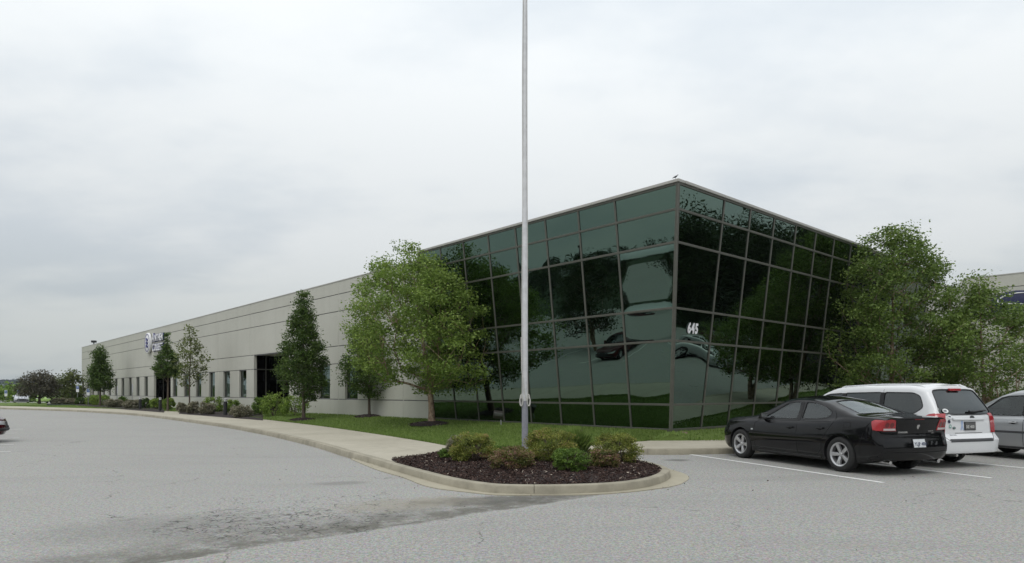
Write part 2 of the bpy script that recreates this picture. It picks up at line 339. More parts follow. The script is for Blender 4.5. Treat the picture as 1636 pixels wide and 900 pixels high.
def resample(P, step):
    d = [0]
    for a, b in zip(P, P[1:]): d.append(d[-1]+math.dist(a, b))
    n = max(1, round(d[-1]/step)); out = []; j = 0
    for i in range(n+1):
        s = d[-1]*i/n
        while j < len(P)-2 and d[j+1] < s: j += 1
        u = (s-d[j])/max(1e-9, d[j+1]-d[j]); out.append((P[j][0]+(P[j+1][0]-P[j][0])*u, P[j][1]+(P[j+1][1]-P[j][1])*u))
    return out
def offset(P, d):
    out = []
    for i, p in enumerate(P):
        a, b = P[max(i-1, 0)], P[min(i+1, len(P)-1)]; L = math.dist(a, b) or 1
        out.append((p[0]-(b[1]-a[1])/L*d, p[1]+(b[0]-a[0])/L*d))
    return out
lane = resample(catmull(kerb_left+nose+walk_right, .2), .2)   # outer top edge of the kerb, from far left round the nose to the right

# ------------------------------------------------------------------ ground
g = MB(); R_ = 2500
g.v = [(-R_, -R_, 0), (R_, -R_, 0), (R_, R_, 0), (-R_, R_, 0)]; g.f = [(0, 1, 2, 3)]
tag(g.obj('ground', M_hill), kind='structure').location.z = -.012
g = MB(); g.v = [(-75, -70, 0), (75, -70, 0), (75, 80, 0), (-75, 80, 0)]; g.f = [(0, 1, 2, 3)]
tag(g.obj('parking_lot', M_asph), kind='structure')
# newer asphalt sheet this side of the diagonal seam
seam = [(-9, 1.2), G(160, 915), G(291, 895.8), G(420, 873), G(550, 855.6), G(687, 840.8), G(790, 824), G(880, 807.8), G(945, 796), G(1010, 791.5), G(1060, 784)]
seam = [(x+random.uniform(-.015, .015), y+random.uniform(-.015, .015)) for x, y in catmull(seam, .15)]
g = MB(); pl = seam+[G(1090, 772), G(1085, 757), G(1060, 745), G(1015, 734), (3.0, 17.05), (4.2, 17.2), (5.68, 17.48), (6.9, 18.03), (8.6, 19.28), (10.6, 20.43), (13.2, 21.78), (16, 23.28), (20, 25.55), (26, 29.05), (34, 33.9), (70, 40), (70, -30), (-12, -30)]; g.v = [(x, y, .004) for x, y in pl]; g.f = [tuple(range(len(pl)))]
o = tag(g.obj('asphalt_overlay', M_asph2), kind='structure')
bm = bmesh.new(); bm.from_mesh(o.data); bmesh.ops.triangulate(bm, faces=bm.faces); bmesh.ops.recalc_face_normals(bm, faces=bm.faces)
if sum(f.normal.z for f in bm.faces) < 0: bmesh.ops.reverse_faces(bm, faces=bm.faces)
bm.to_mesh(o.data); bm.free()

def strip_line(a, b, w, name='parking_line', z=.008):
    L = math.dist(a, b); n = (-(b[1]-a[1])/L*w/2, (b[0]-a[0])/L*w/2); g = MB()
    g.v = [(a[0]+n[0], a[1]+n[1], z), (a[0]-n[0], a[1]-n[1], z), (b[0]-n[0], b[1]-n[1], z), (b[0]+n[0], b[1]+n[1], z)]; g.f = [(0, 1, 2, 3)]
    return tag(g.obj(name, M_paint), kind='structure')
HD = (-.332, .944)                          # heading of the parked cars on the right
RT = (.944, .332)
strip_line(G(1103.4, 726.8), G(1411, 771.8), .10)
strip_line((8.92-HD[0]*.0, 12.58), (8.92+HD[0]*5.6, 12.58+HD[1]*5.6), .10)
strip_line((10.95, 13.8), (10.95+HD[0]*5.6, 13.8+HD[1]*5.6), .10)
strip_line((13.0, 15.4), (13.0+HD[0]*5.4, 15.4+HD[1]*5.4), .10)
strip_line((15.4, 16.2), (15.4+HD[0]*5.4, 16.2+HD[1]*5.4), .10)
for (x, y) in ((-13.5, 18.2), (-15.25, 20.7), (-17.2, 23.6), (-19.4, 26.5), (-21.2, 29.3)): strip_line((x, y), (x-4.4, y-3.2), .10)

# kerb: stones with rounded tops, laid end to end round the island and the walks
def kerb_run(P, parent, seg, mat_, z=.15, wid=.16, outer=1, batter=.035):
    pts = P; i = 0; k = 0
    per = max(2, int(seg/.2))
    while i < len(pts)-1:
        j = min(i+per, len(pts)-1)
        if len(pts)-1-j < 3: j = len(pts)-1
        sub = pts[i:j+1]
        ctr = offset(pts, 0)[i:j+1]
        prof = [(-batter, -.05), (-batter*.9, .0), (-.010, z-.03), (.004, z-.008), (.028, z), (wid-.02, z), (wid, z-.012), (wid, -.05)]
        offs = [offset(pts, d)[i:j+1] for d, _ in prof]
        g = MB(); m = len(prof); n = len(sub)
        for a in range(n):
            for b in range(m):
                x, y = offs[b][a]; e_ = 0
                if a in (0, n-1):              # small gap at each joint
                    o_ = offs[b][1 if a == 0 else n-2]; L = math.dist((x, y), o_) or 1; x += (o_[0]-x)/L*.004; y += (o_[1]-y)/L*.004
                g.v.append((x, y, prof[b][1]))
        for a in range(n-1):
            for b in range(m-1): g.f.append((a*m+b, (a+1)*m+b, (a+1)*m+b+1, a*m+b+1))
        g.f.append(tuple(range(m))); g.f.append(tuple((n-1)*m+b for b in reversed(range(m))))
        g.obj('kerb_stone', mat_, parent, smooth=True, angle=35); i = j
kerb = tag(empty('kerb', (0, 0, 0)), kind='structure')
kerb_run(lane, kerb, 3.05, M_kerb)
# gutter apron round the nose
gut_px = [(560, 734), (600, 750.7), (644.5, 764), (671, 774.7), (699.6, 781.8), (753, 788), (795.6, 792.1), (859.6, 792.1), (939.5, 791.4), (1003, 787.4), (1050.7, 781.8), (1082.5, 776.3), (1098.4, 768.3), (1100.8, 763.6), (1095.2, 758.8), (1073.8, 751.5), (1050, 744)]
gut = resample(catmull([G(x, y) for x, y in gut_px], .2), .15)
inn = []
for p in gut:
    q = min(lane, key=lambda a: (a[0]-p[0])**2+(a[1]-p[1])**2); inn.append(q)
def smooth(P, k=3):
    for _ in range(k): P = [P[0]]+[((P[i-1][0]+2*P[i][0]+P[i+1][0])/4, (P[i-1][1]+2*P[i][1]+P[i+1][1])/4) for i in range(1, len(P)-1)]+[P[-1]]
    return P
inn = smooth(inn)
g = MB(); n = len(gut)
for a, b in zip(gut, inn): g.v += [(a[0], a[1], -.02), (a[0], a[1], .014), (b[0]+(b[0]-a[0])*.1, b[1]+(b[1]-a[1])*.1, .03)]
for i in range(n-1): g.f += [(3*i, 3*i+3, 3*i+4, 3*i+1), (3*i+1, 3*i+4, 3*i+5, 3*i+2)]
tag(g.obj('gutter', M_gutter, smooth=True, angle=30), kind='structure')

# ------------------------------------------------------------------ walks, lawn, bed
walk_in = [(-66, 76), (-56, 73)]+[G(x, y, .15) for x, y in ((112, 651.6), (200, 653.8), (260, 656.5), (368, 663), (396, 667.5), (495, 678.5), (605, 694), (715, 711.5))]
walk_in_r = resample(catmull(walk_in, .3), .3)
i0 = min(range(len(lane)), key=lambda i: math.dist(lane[i], G(625, 739, .15)))
kin = offset(lane, .165)
slabs = tag(empty('sidewalk', (0, 0, 0)), kind='structure')
base = MB()
A = resample(kin[:i0], 1.5); nA = len(A)
def at_len(P, f):
    d = [0]
    for a, b in zip(P, P[1:]): d.append(d[-1]+math.dist(a, b))
    s = d[-1]*f
    for j in range(len(P)-1):
        if d[j+1] >= s:
            u = (s-d[j])/max(1e-9, d[j+1]-d[j]); return (P[j][0]+(P[j+1][0]-P[j][0])*u, P[j][1]+(P[j+1][1]-P[j][1])*u)
    return P[-1]
B = []
wend = G(715, 724, .15)
inner_full = walk_in_r+[G(700, 728.0, .15)]
for p in A:                                # nearest point on the lawn edge, kept in order
    B.append(min(walk_in_r, key=lambda a: math.dist(a, p)))
B[-1] = G(713, 712.2, .15); B = smooth(B, 6)
def shrink(q, e_):
    cx = sum(p[0] for p in q)/len(q); cy = sum(p[1] for p in q)/len(q)
    return [(p[0]+(cx-p[0])/max(.01, math.dist(p, (cx, cy)))*e_, p[1]+(cy-p[1])/max(.01, math.dist(p, (cx, cy)))*e_) for p in q]
for i in range(nA-1):
    a0, a1, b1, b0 = A[i], A[i+1], B[i+1], B[i]
    base.prism([a0, a1, b1, b0], -.02, .125)
    m0 = ((a0[0]+b0[0])/2, (a0[1]+b0[1])/2); m1 = ((a1[0]+b1[0])/2, (a1[1]+b1[1])/2)
    if a0[1] < 60:
        for q in ((a0, a1, m1, m0), (m0, m1, b1, b0)):
            MB().prism(shrink(q, .008), .1, .148).obj('paving_slab', M_walk, slabs, bevel=.004, seg=1)
    else: MB().prism([a0, a1, b1, b0], .1, .148).obj('paving_slab', M_walk, slabs)
# last slab in front of the mulch bed, and the walk behind the bed
endpoly = [A[-1], kin[i0], G(660, 731.8, .15), G(690, 729, .15), G(713, 724, .15), G(730, 719, .15), B[-1]]
MB().prism(endpoly, .1, .147).obj('paving_slab', M_walk, slabs)
lawn_r = [G(713, 712.2, .15), G(760, 716, .15), G(830, 718, .15), G(880, 716.5, .15), G(915, 712, .15), G(941.7, 705.2, .15), (3.3, 20.25), (4.8, 20.33), (6.6, 20.45), (8.2, 21.3), (12, 23.6), (16, 25.6), (20, 27.8), (26, 31), (33, 35.3)]
lawn_r = resample(catmull(lawn_r, .3), .3)
back_px = [(730, 719), (790, 724), (850, 726), (900, 724.5), (928, 720.7), (938, 721.5), (950, 723), (975, 726)]
bed_back = [G(x, y, .15) for x, y in back_px]
# strip behind the bed
mid = [G(730, 719, .15), G(790, 724, .15), G(850, 726, .15), G(900, 724.5, .15), G(928, 720.7, .15), G(950, 723, .15), G(985, 724.5, .15)]
poly = mid+[(3.2, 17.4)]+list(reversed([p for p in lawn_r if p[1] < 20.28 and p[0] < 3.4]))
base.prism(poly, -.02, .12); MB().prism(poly, .1, .146).obj('paving_slab', M_walk, slabs)
ir = min(range(len(lane)), key=lambda i: math.dist(lane[i], (3.25, 17.25)))
RA = resample(kin[ir:], 1.5); RB = []
lr2 = [p for p in lawn_r if p[0] > 3.2]
for p in RA: RB.append(min(lr2, key=lambda a: math.dist(a, p)+.9*abs((a[0]-p[0])*.85)))
RB[0] = (3.3, 20.25); RB = smooth(RB, 4)
for i in range(len(RA)-1):
    q = (RA[i], RA[i+1], RB[i+1], RB[i]); base.prism(list(q), -.02, .12); MB().prism(shrink(q, .006), .1, .148).obj('paving_slab', M_walk, slabs, bevel=.004, seg=1)
tag(base.obj('walk_base', M_reveal), kind='structure')

def zl(x, y):                              # lawn height: rises from the walk to the wall
    best = 9
    dL = -((x-BX)*D2[0]+(y-BY)*D2[1]); dR = -((x-BX)*D1[0]+(y-BY)*D1[1])
    d = max(dL, dR)                        # distance in front of the nearer facade plane
    tl = (x-BX)*D1[0]+(y-BY)*D1[1]
    top = .40 if tl < 22 else max(.16, .40-(tl-22)*.0055)
    w = 4.0 if tl > 3 else (.9+tl*1.0 if tl > .0 else .8+min(2.2, max(0, (x-6)*.4)))
    s = max(0, min(1, d/w)); s = s*s*(3-2*s)
    return top+(.145-top)*s+.008*math.sin(x*1.7)*math.cos(y*1.3)*s
def fill(edge, wall, name, m_, k=14):
    g = MB(); n = len(edge)
    for a, b in zip(edge, wall):
        for j in range(k+1):
            u = j/k; x, y = a[0]+(b[0]-a[0])*u, a[1]+(b[1]-a[1])*u; g.v.append((x, y, .135 if j == 0 else zl(x, y)))
    for i in range(n-1):
        for j in range(k): p = i*(k+1)+j; g.f.append((p, p+k+1, p+k+2, p+1))
    return tag(g.obj(name, m_, smooth=True, angle=60), kind='structure')
edgeL = [p for p in smooth(resample(catmull(walk_in, .3), .5), 2) if p[1] < 72]
lwn = edgeL+[p for p in lawn_r if p[0] <= 4.0]
wl = []
for i, p in enumerate(lwn):
    t = (p[0]-BX)*D1[0]+(p[1]-BY)*D1[1]; wl.append(LW(max(-.1, t), -.12))
fill(lwn, wl, 'lawn', M_lawn)
lwr = [p for p in lawn_r if p[0] > 3.7]; wr = []
for p in lwr:
    t = (p[0]-BX)*D2[0]+(p[1]-BY)*D2[1]; wr.append(RW(max(-.1, t*1.02), -.12))
fill(lwr, wr, 'lawn_right', M_lawn)
def grass(n, edge, wall, seed, name):
    r = np.random.default_rng(seed); V = []; T = []
    e_ = np.array(edge); w_ = np.array(wall); L = np.r_[0, np.cumsum(np.hypot(*(e_[1:]-e_[:-1]).T))]
    wt = np.hypot(*((e_[1:]+e_[:-1])/2-(w_[1:]+w_[:-1])/2).T)*np.diff(L)/np.maximum(20, e_[1:, 1])**2; wt /= wt.sum()
    i = r.choice(len(wt), n, p=wt); u = r.random(n)[:, None]; v = r.random(n)[:, None]; v[: n//5] *= .04
    P = (e_[i]*(1-u)+e_[i+1]*u)*(1-v)+(w_[i]*(1-u)+w_[i+1]*u)*v
    Z = np.array([zl(x, y) for x, y in P]); a = r.random(n)*2*PI; h = r.uniform(.03, .075, n); wd = r.uniform(.006, .014, n)*1.5
    dx, dy = np.cos(a)*wd, np.sin(a)*wd; lx, ly = r.normal(0, .02, n), r.normal(0, .02, n)
    V = np.stack([np.c_[P[:, 0]-dx, P[:, 1]-dy, Z-.01], np.c_[P[:, 0]+dx, P[:, 1]+dy, Z-.01], np.c_[P[:, 0]+lx, P[:, 1]+ly, Z+h]], 1)
    me = mesh_np(name, V, np.arange(3*n).reshape(-1, 3), r.random(n)); return tag(link(name, me, M_blade), kind='stuff')
grass(90000, lwn, wl, 1, 'grass'); grass(25000, lwr, wr, 2, 'grass')

# ------------------------------------------------------------------ mulch
def pip(x, y, P):
    c = False; j = len(P)-1
    for i in range(len(P)):
        if (P[i][1] > y) != (P[j][1] > y) and x < (P[j][0]-P[i][0])*(y-P[i][1])/(P[j][1]-P[i][1])+P[i][0]: c = not c
        j = i
    return c
i1 = min(range(len(lane)), key=lambda i: math.dist(lane[i], G(985, 727, .15)))
bedin = resample(offset(lane, .15)[i0:i1+1], .2)
bed = bedin+list(reversed([G(625, 734.6, .15)]+[G(660, 731.8, .15), G(690, 729, .15), G(713, 724, .15)]+mid))
bcx, bcy = .9, 13.6
def bedz(x, y):
    d = min(math.dist((x, y), p) for p in bedin[::2]); return .135+.10*(1-math.exp(-d/.8))
g = MB(); rings = 12
for k in range(rings+1):
    u = 1-k/rings
    for x, y in bed: 
        X_, Y_ = bcx+(x-bcx)*u, bcy+(y-bcy)*u; g.v.append((X_, Y_, bedz(X_, Y_)+(random.uniform(-.01, .012) if 0 < k else -.01)))
n = len(bed)
for k in range(rings):
    for i in range(n): g.f.append((k*n+i, k*n+(i+1) % n, (k+1)*n+(i+1) % n, (k+1)*n+i))
tag(g.obj('mulch_bed', M_mulchbase, smooth=True, angle=80), kind='structure')
def chips(pts, seed, name='mulch', size=(.008, .03)):
    r = np.random.default_rng(seed); P = np.array(pts); n = len(P)
    q = r.normal(size=(n, 3)); q[:, 2] *= .35; q /= np.linalg.norm(q, axis=1)[:, None]; w = np.cross(q, r.normal(size=(n, 3))*[1, 1, 1]+[0, 0, .3]); w /= np.linalg.norm(w, axis=1)[:, None]
    l = r.uniform(*size, n)[:, None]; s = r.uniform(.004, .010, n)[:, None]
    V = np.stack([P-q*l-w*s, P+q*l-w*s*.6, P+q*l*.9+w*s, P-q*l*.8+w*s], 1)
    t = r.random(n)*.93; t[r.random(n) < .022] = 1; me = mesh_np(name, V, np.arange(4*n).reshape(-1, 4), t); return tag(link(name, me, M_mulch), kind='stuff')
pts = []; random.seed(4)
bx0, bx1 = min(p[0] for p in bed), max(p[0] for p in bed); by0, by1 = min(p[1] for p in bed), max(p[1] for p in bed)
while len(pts) < 42000:
    x, y = random.uniform(bx0, bx1), random.uniform(by0, by1)
    if pip(x, y, bed): pts.append((x, y, bedz(x, y)+random.uniform(-.008, .025)))
chips(pts, 5)
def ring(x, y, r=.9, h=.12, seed=1):
    z = zl(x, y); g = MB(); random.seed(seed); k = 20; rs = (1, .8, .5, .15); hs = (0, .45, .85, 1)
    for a, b in zip(rs, hs):
        for i in range(k): rr = r*a*random.uniform(.93, 1.07); g.v.append((x+rr*math.cos(2*PI*i/k), y+rr*math.sin(2*PI*i/k), z-.03+b*(h+.03)))
    for q in range(3):
        for i in range(k): g.f.append((q*k+i, q*k+(i+1) % k, (q+1)*k+(i+1) % k, (q+1)*k+i))
    g.f.append(tuple(3*k+i for i in range(k))); tag(g.obj('mulch_mound', M_mulchbase, smooth=True, angle=80), kind='structure')
    pp = [];
    for _ in range(900): a = random.random()*2*PI; q = math.sqrt(random.random())*r*1.03; pp.append((x+q*math.cos(a), y+q*math.sin(a), z+h*(1-(q/r)**2)*.95+random.uniform(0, .02)))
    chips(pp, seed)

# ------------------------------------------------------------------ office building
ROWZ = [.401, 1.221, 3.147, 4.109, 5.994, 6.918, 7.622]
LEAN = .852
bld = tag(empty('office_building', (BX, BY, 0)), 'long pale concrete office building with outward leaning green glass corner', 'building')
bld.location = (0, 0, 0)
def GP(fa, t, z, out=0.0):                 # point on a leaning glass facade
    a = (z-ROWZ[0])/(ROWZ[-1]-ROWZ[0])*LEAN+out
    d, n = (D1, D2) if fa == 'L' else (D2, D1)
    return Vector((BX+d[0]*t-n[0]*a, BY+d[1]*t-n[1]*a, z))
colsL = [1.495+1.556*k for k in range(8)]; colsL[-1] = 12.42
colsR = [1.638+1.60*k for k in range(13)]
random.seed(11)
tilt = {('L', 0, 3): .085, ('L', 0, 2): -.01, ('R', 0, 1): .004}
special = {('L', 0, 3): (-.006, -.006), ('L', 0, 2): (-.008, -.010), ('L', 0, 1): (-.006, -.008), ('R', 0, 1): (-.005, -.010), ('R', 1, 1): (-.004, .006), ('R', 0, 2): (.006, .012), ('L', 5, 3): (-.015, -.014)}
def quadpane(fa, c, r, t0b, t1b, t0t, t1t, z0, z1):
    k = 12; V = []; A1, A2 = special.get((fa, c, r), (random.uniform(-.0035, .0025), random.uniform(-.004, .003)))
    sx, sz = random.uniform(-.0016, .0016), random.uniform(-.0016, .0016)
    for j in range(k+1):
        v = j/k; z = z0+(z1-z0)*v; q = 2*v-1
        for i in range(k+1):
            u = i/k; p = 2*u-1; t = (t0b+(t0t-t0b)*v)*(1-u)+(t1b+(t1t-t1b)*v)*u
            b = (A1+A2)/2*(1-abs(p)**2.6)*(1-abs(q)**2.6)+sx*p*.5+sz*q*.5+tilt.get((fa, c, r), 0)*.5*q*(1-abs(p)**8)*(1-abs(q)**8)
            V.append(tuple(GP(fa, t, z, b)))
    Fc = [(j*(k+1)+i, j*(k+1)+i+1, (j+1)*(k+1)+i+1, (j+1)*(k+1)+i) for j in range(k) for i in range(k)]
    me = bpy.data.meshes.new('glass_pane'); me.from_pydata(V, [], Fc)
    me.polygons.foreach_set('use_smooth', [True]*len(Fc)); o = link('glass_pane', me, M_glass, bld)
    if fa == 'L': me.flip_normals()
def tcorner(z): return -(z-ROWZ[0])/(ROWZ[-1]-ROWZ[0])*LEAN
for fa, cols in (('L', colsL), ('R', colsR)):
    for r in range(6):
        z0, z1 = ROWZ[r], ROWZ[r+1]
        for c in range(len(cols)):
            if c == 0: quadpane(fa, c, r, tcorner(z0), cols[0], tcorner(z1), cols[0], z0, z1)
            else: quadpane(fa, c, r, cols[c-1], cols[c], cols[c-1], cols[c], z0, z1)
    def bar(P0, P1, wdir, w, name, o0=-.03, o1=.035, fa=fa):
        # P(t,z) ends; wdir 't' or 'z'
        (ta, za), (tb, zb) = P0, P1; g = MB()
        def ring_(t, z):
            if wdir == 't': return [GP(fa, t-w/2, z, o0), GP(fa, t+w/2, z, o0), GP(fa, t+w/2, z, o1), GP(fa, t-w/2, z, o1)]
            return [GP(fa, t, z-w/2, o0), GP(fa, t, z+w/2, o0), GP(fa, t, z+w/2, o1), GP(fa, t, z-w/2, o1)]
        g.hexa(ring_(ta, za)+ring_(tb, zb)); return g.obj(name, M_frame, bld, bevel=.004, seg=1)
    for t in cols: bar((t, ROWZ[0]), (t, ROWZ[-1]+.02), 't', .062, 'mullion', -.03, .030)
    edge = cols[-1]+.03
    for i, z in enumerate(ROWZ):
        bar((tcorner(z), z+(.03 if i == 0 else 0)), (edge, z+(.03 if i == 0 else 0)), 'z', .095 if i == 0 else .066, 'transom', -.033, .036)
# corner mullion
g = MB()
def cpt(z, a, b): 
    L_ = (z-ROWZ[0])/(ROWZ[-1]-ROWZ[0])*LEAN; return Vector((BX-D1[0]*(L_+a)-D2[0]*(L_+b), BY-D1[1]*(L_+a)-D2[1]*(L_+b), z))
P = []
for z in (ROWZ[0]-.02, ROWZ[-1]+.02): P += [cpt(z, -.05, -.05), cpt(z, .042, -.05), cpt(z, .042, .042), cpt(z, -.05, .042)]
g.hexa(P); g.obj('corner_mullion', M_frame, bld, bevel=.006, seg=1)
# coping along the glass top
zt = ROWZ[-1]+.035
def coping(fa, t0, t1, name='coping'):
    for s, (ta, tb) in enumerate([(t0+(t1-t0)*i/max(1, round((t1-t0)/3.1)), t0+(t1-t0)*(i+1)/max(1, round((t1-t0)/3.1))) for i in range(max(1, round((t1-t0)/3.1)))]):
        g = MB(); P = []
        for t in (ta+.004, tb-.004):
            P += [GP(fa, t, zt, -.25), GP(fa, t, zt, .07), GP(fa, t, zt+.085, .062), GP(fa, t, zt+.085, -.25)]
        # bring to the same height on the lean
        g.hexa([P[0], P[1], P[2], P[3], P[4], P[5], P[6], P[7]]); g.obj(name, M_coping, bld, bevel=.006, seg=1)
coping('L', -LEAN-.068, colsL[-1]+.04); coping('R', -LEAN+.26, colsR[-1]+.04)
# cheeks where the leaning glass ends, base below the glass
M_cheek = M_wall
for fa, t in (('L', colsL[-1]+.035), ('R', colsR[-1]+.035)):
    g = MB(); P = []
    for tt in (t, t+.12):
        P += [GP(fa, tt, ROWZ[0]-.1, -.1), GP(fa, tt, ROWZ[0]-.1, .0), GP(fa, tt, ROWZ[-1]+.035, .0), GP(fa, tt, ROWZ[-1]+.035, -LEAN-.1)]
    g.hexa(P); g.obj('end_panel', M_wall, bld)
# stone foundation course under the glass corner
random.seed(3)
for fa, cols in (('L', colsL), ('R', colsR)):
    t = -.06; e_ = cols[-1] if fa == 'R' else 6.0
    g = MB(); g.hexa([GP(fa, a, z, o) for z, o in ((0, 0),) for a in (0,) for _ in ()] or [GP(fa, -.3, 0, -.45), GP(fa, cols[-1], 0, -.45), GP(fa, cols[-1], 0, -.14), GP(fa, .1, 0, -.14), GP(fa, -.3, ROWZ[0]-.015, -.45), GP(fa, cols[-1], ROWZ[0]-.015, -.45), GP(fa, cols[-1], ROWZ[0]-.015, -.14), GP(fa, .1, ROWZ[0]-.015, -.14)]); g.obj('foundation', M_stone, bld)
    t = .0
    while t < e_:
        L_ = random.uniform(.28, .5); hh = .0
        for z0, z1 in ((.1, .24), (.25, .385)):
            s = random.uniform(-.02, .02) if z0 < .2 else random.uniform(-.015, .015); pr = random.uniform(-.01, .02)
            a0, a1 = t+.006+s, t+L_-.006+s
            g = MB(); g.hexa([GP(fa, a0, z0, -.16+.05), GP(fa, a1, z0, -.16+.05), GP(fa, a1, z0, -.06+pr+.04), GP(fa, a0, z0, -.06+pr+.04), GP(fa, a0, z1, -.16), GP(fa, a1, z1, -.16), GP(fa, a1, z1, -.06+pr), GP(fa, a0, z1, -.06+pr)])
            g.obj('stone', M_stone, bld, bevel=.008, seg=1)
        t += L_
# roof and dark core
def bpoly(pts, z0, z1, name, m_):
    g = MB(); g.prism(pts, z0, z1); return g.obj(name, m_, bld)
def corner(o1, o2): return (BX-D1[0]*o1-D2[0]*o2, BY-D1[1]*o1-D2[1]*o2)
roofp = [corner(LEAN-.3, LEAN-.3), RW(21, LEAN-.3), RW(30.5, -.5), RW(59, -.5), (RW(59)[0]+D1[0]*94, RW(59)[1]+D1[1]*94), LW(94.2, -.3), LW(12.6, -.3), LW(12.3, LEAN-.3)]
bpoly(roofp, 7.40, 7.46, 'roof', M_dark)
corep = [corner(-.7, -.7), RW(58, -.7), (RW(58)[0]+D1[0]*93, RW(58)[1]+D1[1]*93), LW(94, -3.4), LW(12.4, -3.4), LW(12.4, -.7)]
bpoly(corep, .0, 7.38, 'core', M_black)

# concrete wall of the left wing: panels between recessed joints
JT = .012
WINL = [35.5+3.22*k for k in range(19) if k not in (6, 7)]
WINL = [t for t in WINL if not 52.0 < t < 59.2]
WIN = [20.0, 23.1]+WINL
ENT = [(27.83, 33.46), (52.9, 58.45)]
bays = [12.54, 15.0, 21.44, 27.83-.0, 34.14, 40.5, 46.8, 52.9-.6, 59.2, 65.6, 72.0, 78.4, 84.8, 91.2, 94.3]
def zb(t): return -.1
def wbox(fa_fn, t0, t1, z0, z1, name, m_, d0=0.0, d1=.2, bev=.006):
    a, b, c, d = fa_fn(t0, -d0), fa_fn(t1, -d0), fa_fn(t1, -d1), fa_fn(t0, -d1)
    g = MB(); g.prism([a, b, c, d], z0, z1); return g.obj(name, m_, bld, bevel=bev, seg=1)
def spans(t0, t1, cuts):
    out = [(t0, t1)]
    for a, b in cuts:
        nx = []
        for s, e_ in out:
            if b <= s or a >= e_: nx.append((s, e_)); continue
            if a > s: nx.append((s, a))
            if b < e_: nx.append((b, e_))
        out = nx
    return [(s, e_) for s, e_ in out if e_-s > .06]
bands = [(-.1, 1.20, 1), (1.24, 3.13, 2), (3.17, 4.09, 1), (4.13, 5.975, 0), (6.015, 6.90, 0), (6.94, 7.60, 0)]
for z0, z1, kind in bands:
    for t0, t1 in zip(bays, bays[1:]):
        cuts = ENT if kind else []
        if kind == 2: cuts = ENT+[(t-.68, t+.68) for t in WIN]
        for s, e_ in spans(t0, t1, cuts):
            s2 = s+(JT/2 if abs(s-t0) < 1e-6 else 0); e2 = e_-(JT/2 if abs(e_-t1) < 1e-6 else 0)
            wbox(LW, s2, e2, z0, z1, 'pier' if kind == 2 and e_-s < 2.2 else 'wall_panel', M_wall)
for z in (1.22, 3.15, 4.11, 5.995, 6.92):  # painted reveals between the bands
    for s, e_ in spans(12.54, 94.3, ENT if z < 4 else []): wbox(LW, s, e_, z-.04, z+.04, 'joint_strip', M_reveal, .025, .16, 0)
for t in bays[1:-1]:
    if any(a-.05 < t < b+.05 for a, b in ENT): wbox(LW, t-.03, t+.03, 4.12, 7.6, 'joint_strip', M_joint, .007, .15, 0)
    else: wbox(LW, t-.03, t+.03, 0, 7.6, 'joint_strip', M_joint, .008, .15, 0)
wbox(LW, 12.5, 94.34, 7.60, 7.66, 'coping', M_coping, -.02, .3)
g = MB(); a, b = LW(94.32, 0), (LW(94.32)[0]+D2[0]*40, LW(94.32)[1]+D2[1]*40); c = (b[0]-D1[0]*.2, b[1]-D1[1]*.2); d = LW(94.12)
g.prism([a, b, c, d], -.1, 7.6); g.obj('wall_panel', M_wall, bld)
for t in WIN:
    w = empty('window', (0, 0, 0)); w.parent = bld
    fr = MB()
    for a, b, z0, z1 in ((t-.68, t-.64, 1.24, 3.13), (t+.64, t+.68, 1.24, 3.13), (t-.64, t+.64, 1.24, 1.28), (t-.64, t+.64, 3.09, 3.13)):
        fr.prism([LW(a, -.12), LW(b, -.12), LW(b, -.18), LW(a, -.18)], z0, z1)
    fr.obj('frame', M_frame, w)
    g = MB(); k = 6
    bw, bz = random.uniform(-.004, .004), random.uniform(-.004, .004); V = []
    for j in range(k+1):
        for i in range(k+1):
            p, q = 2*i/k-1, 2*j/k-1; x, y = LW(t+.64*p, -.15+.003*(1-p*p)*(1-q*q)*2+bw*p+bz*q); g.v.append((x, y, 2.185+.905*q))
    g.f = [(j*(k+1)+i, (j+1)*(k+1)+i, (j+1)*(k+1)+i+1, j*(k+1)+i+1) for j in range(k) for i in range(k)]
    me = bpy.data.meshes.new('pane'); me.from_pydata(g.v, [], g.f); me.polygons.foreach_set('use_smooth', [True]*len(g.f)); link('pane', me, M_glassw, w)
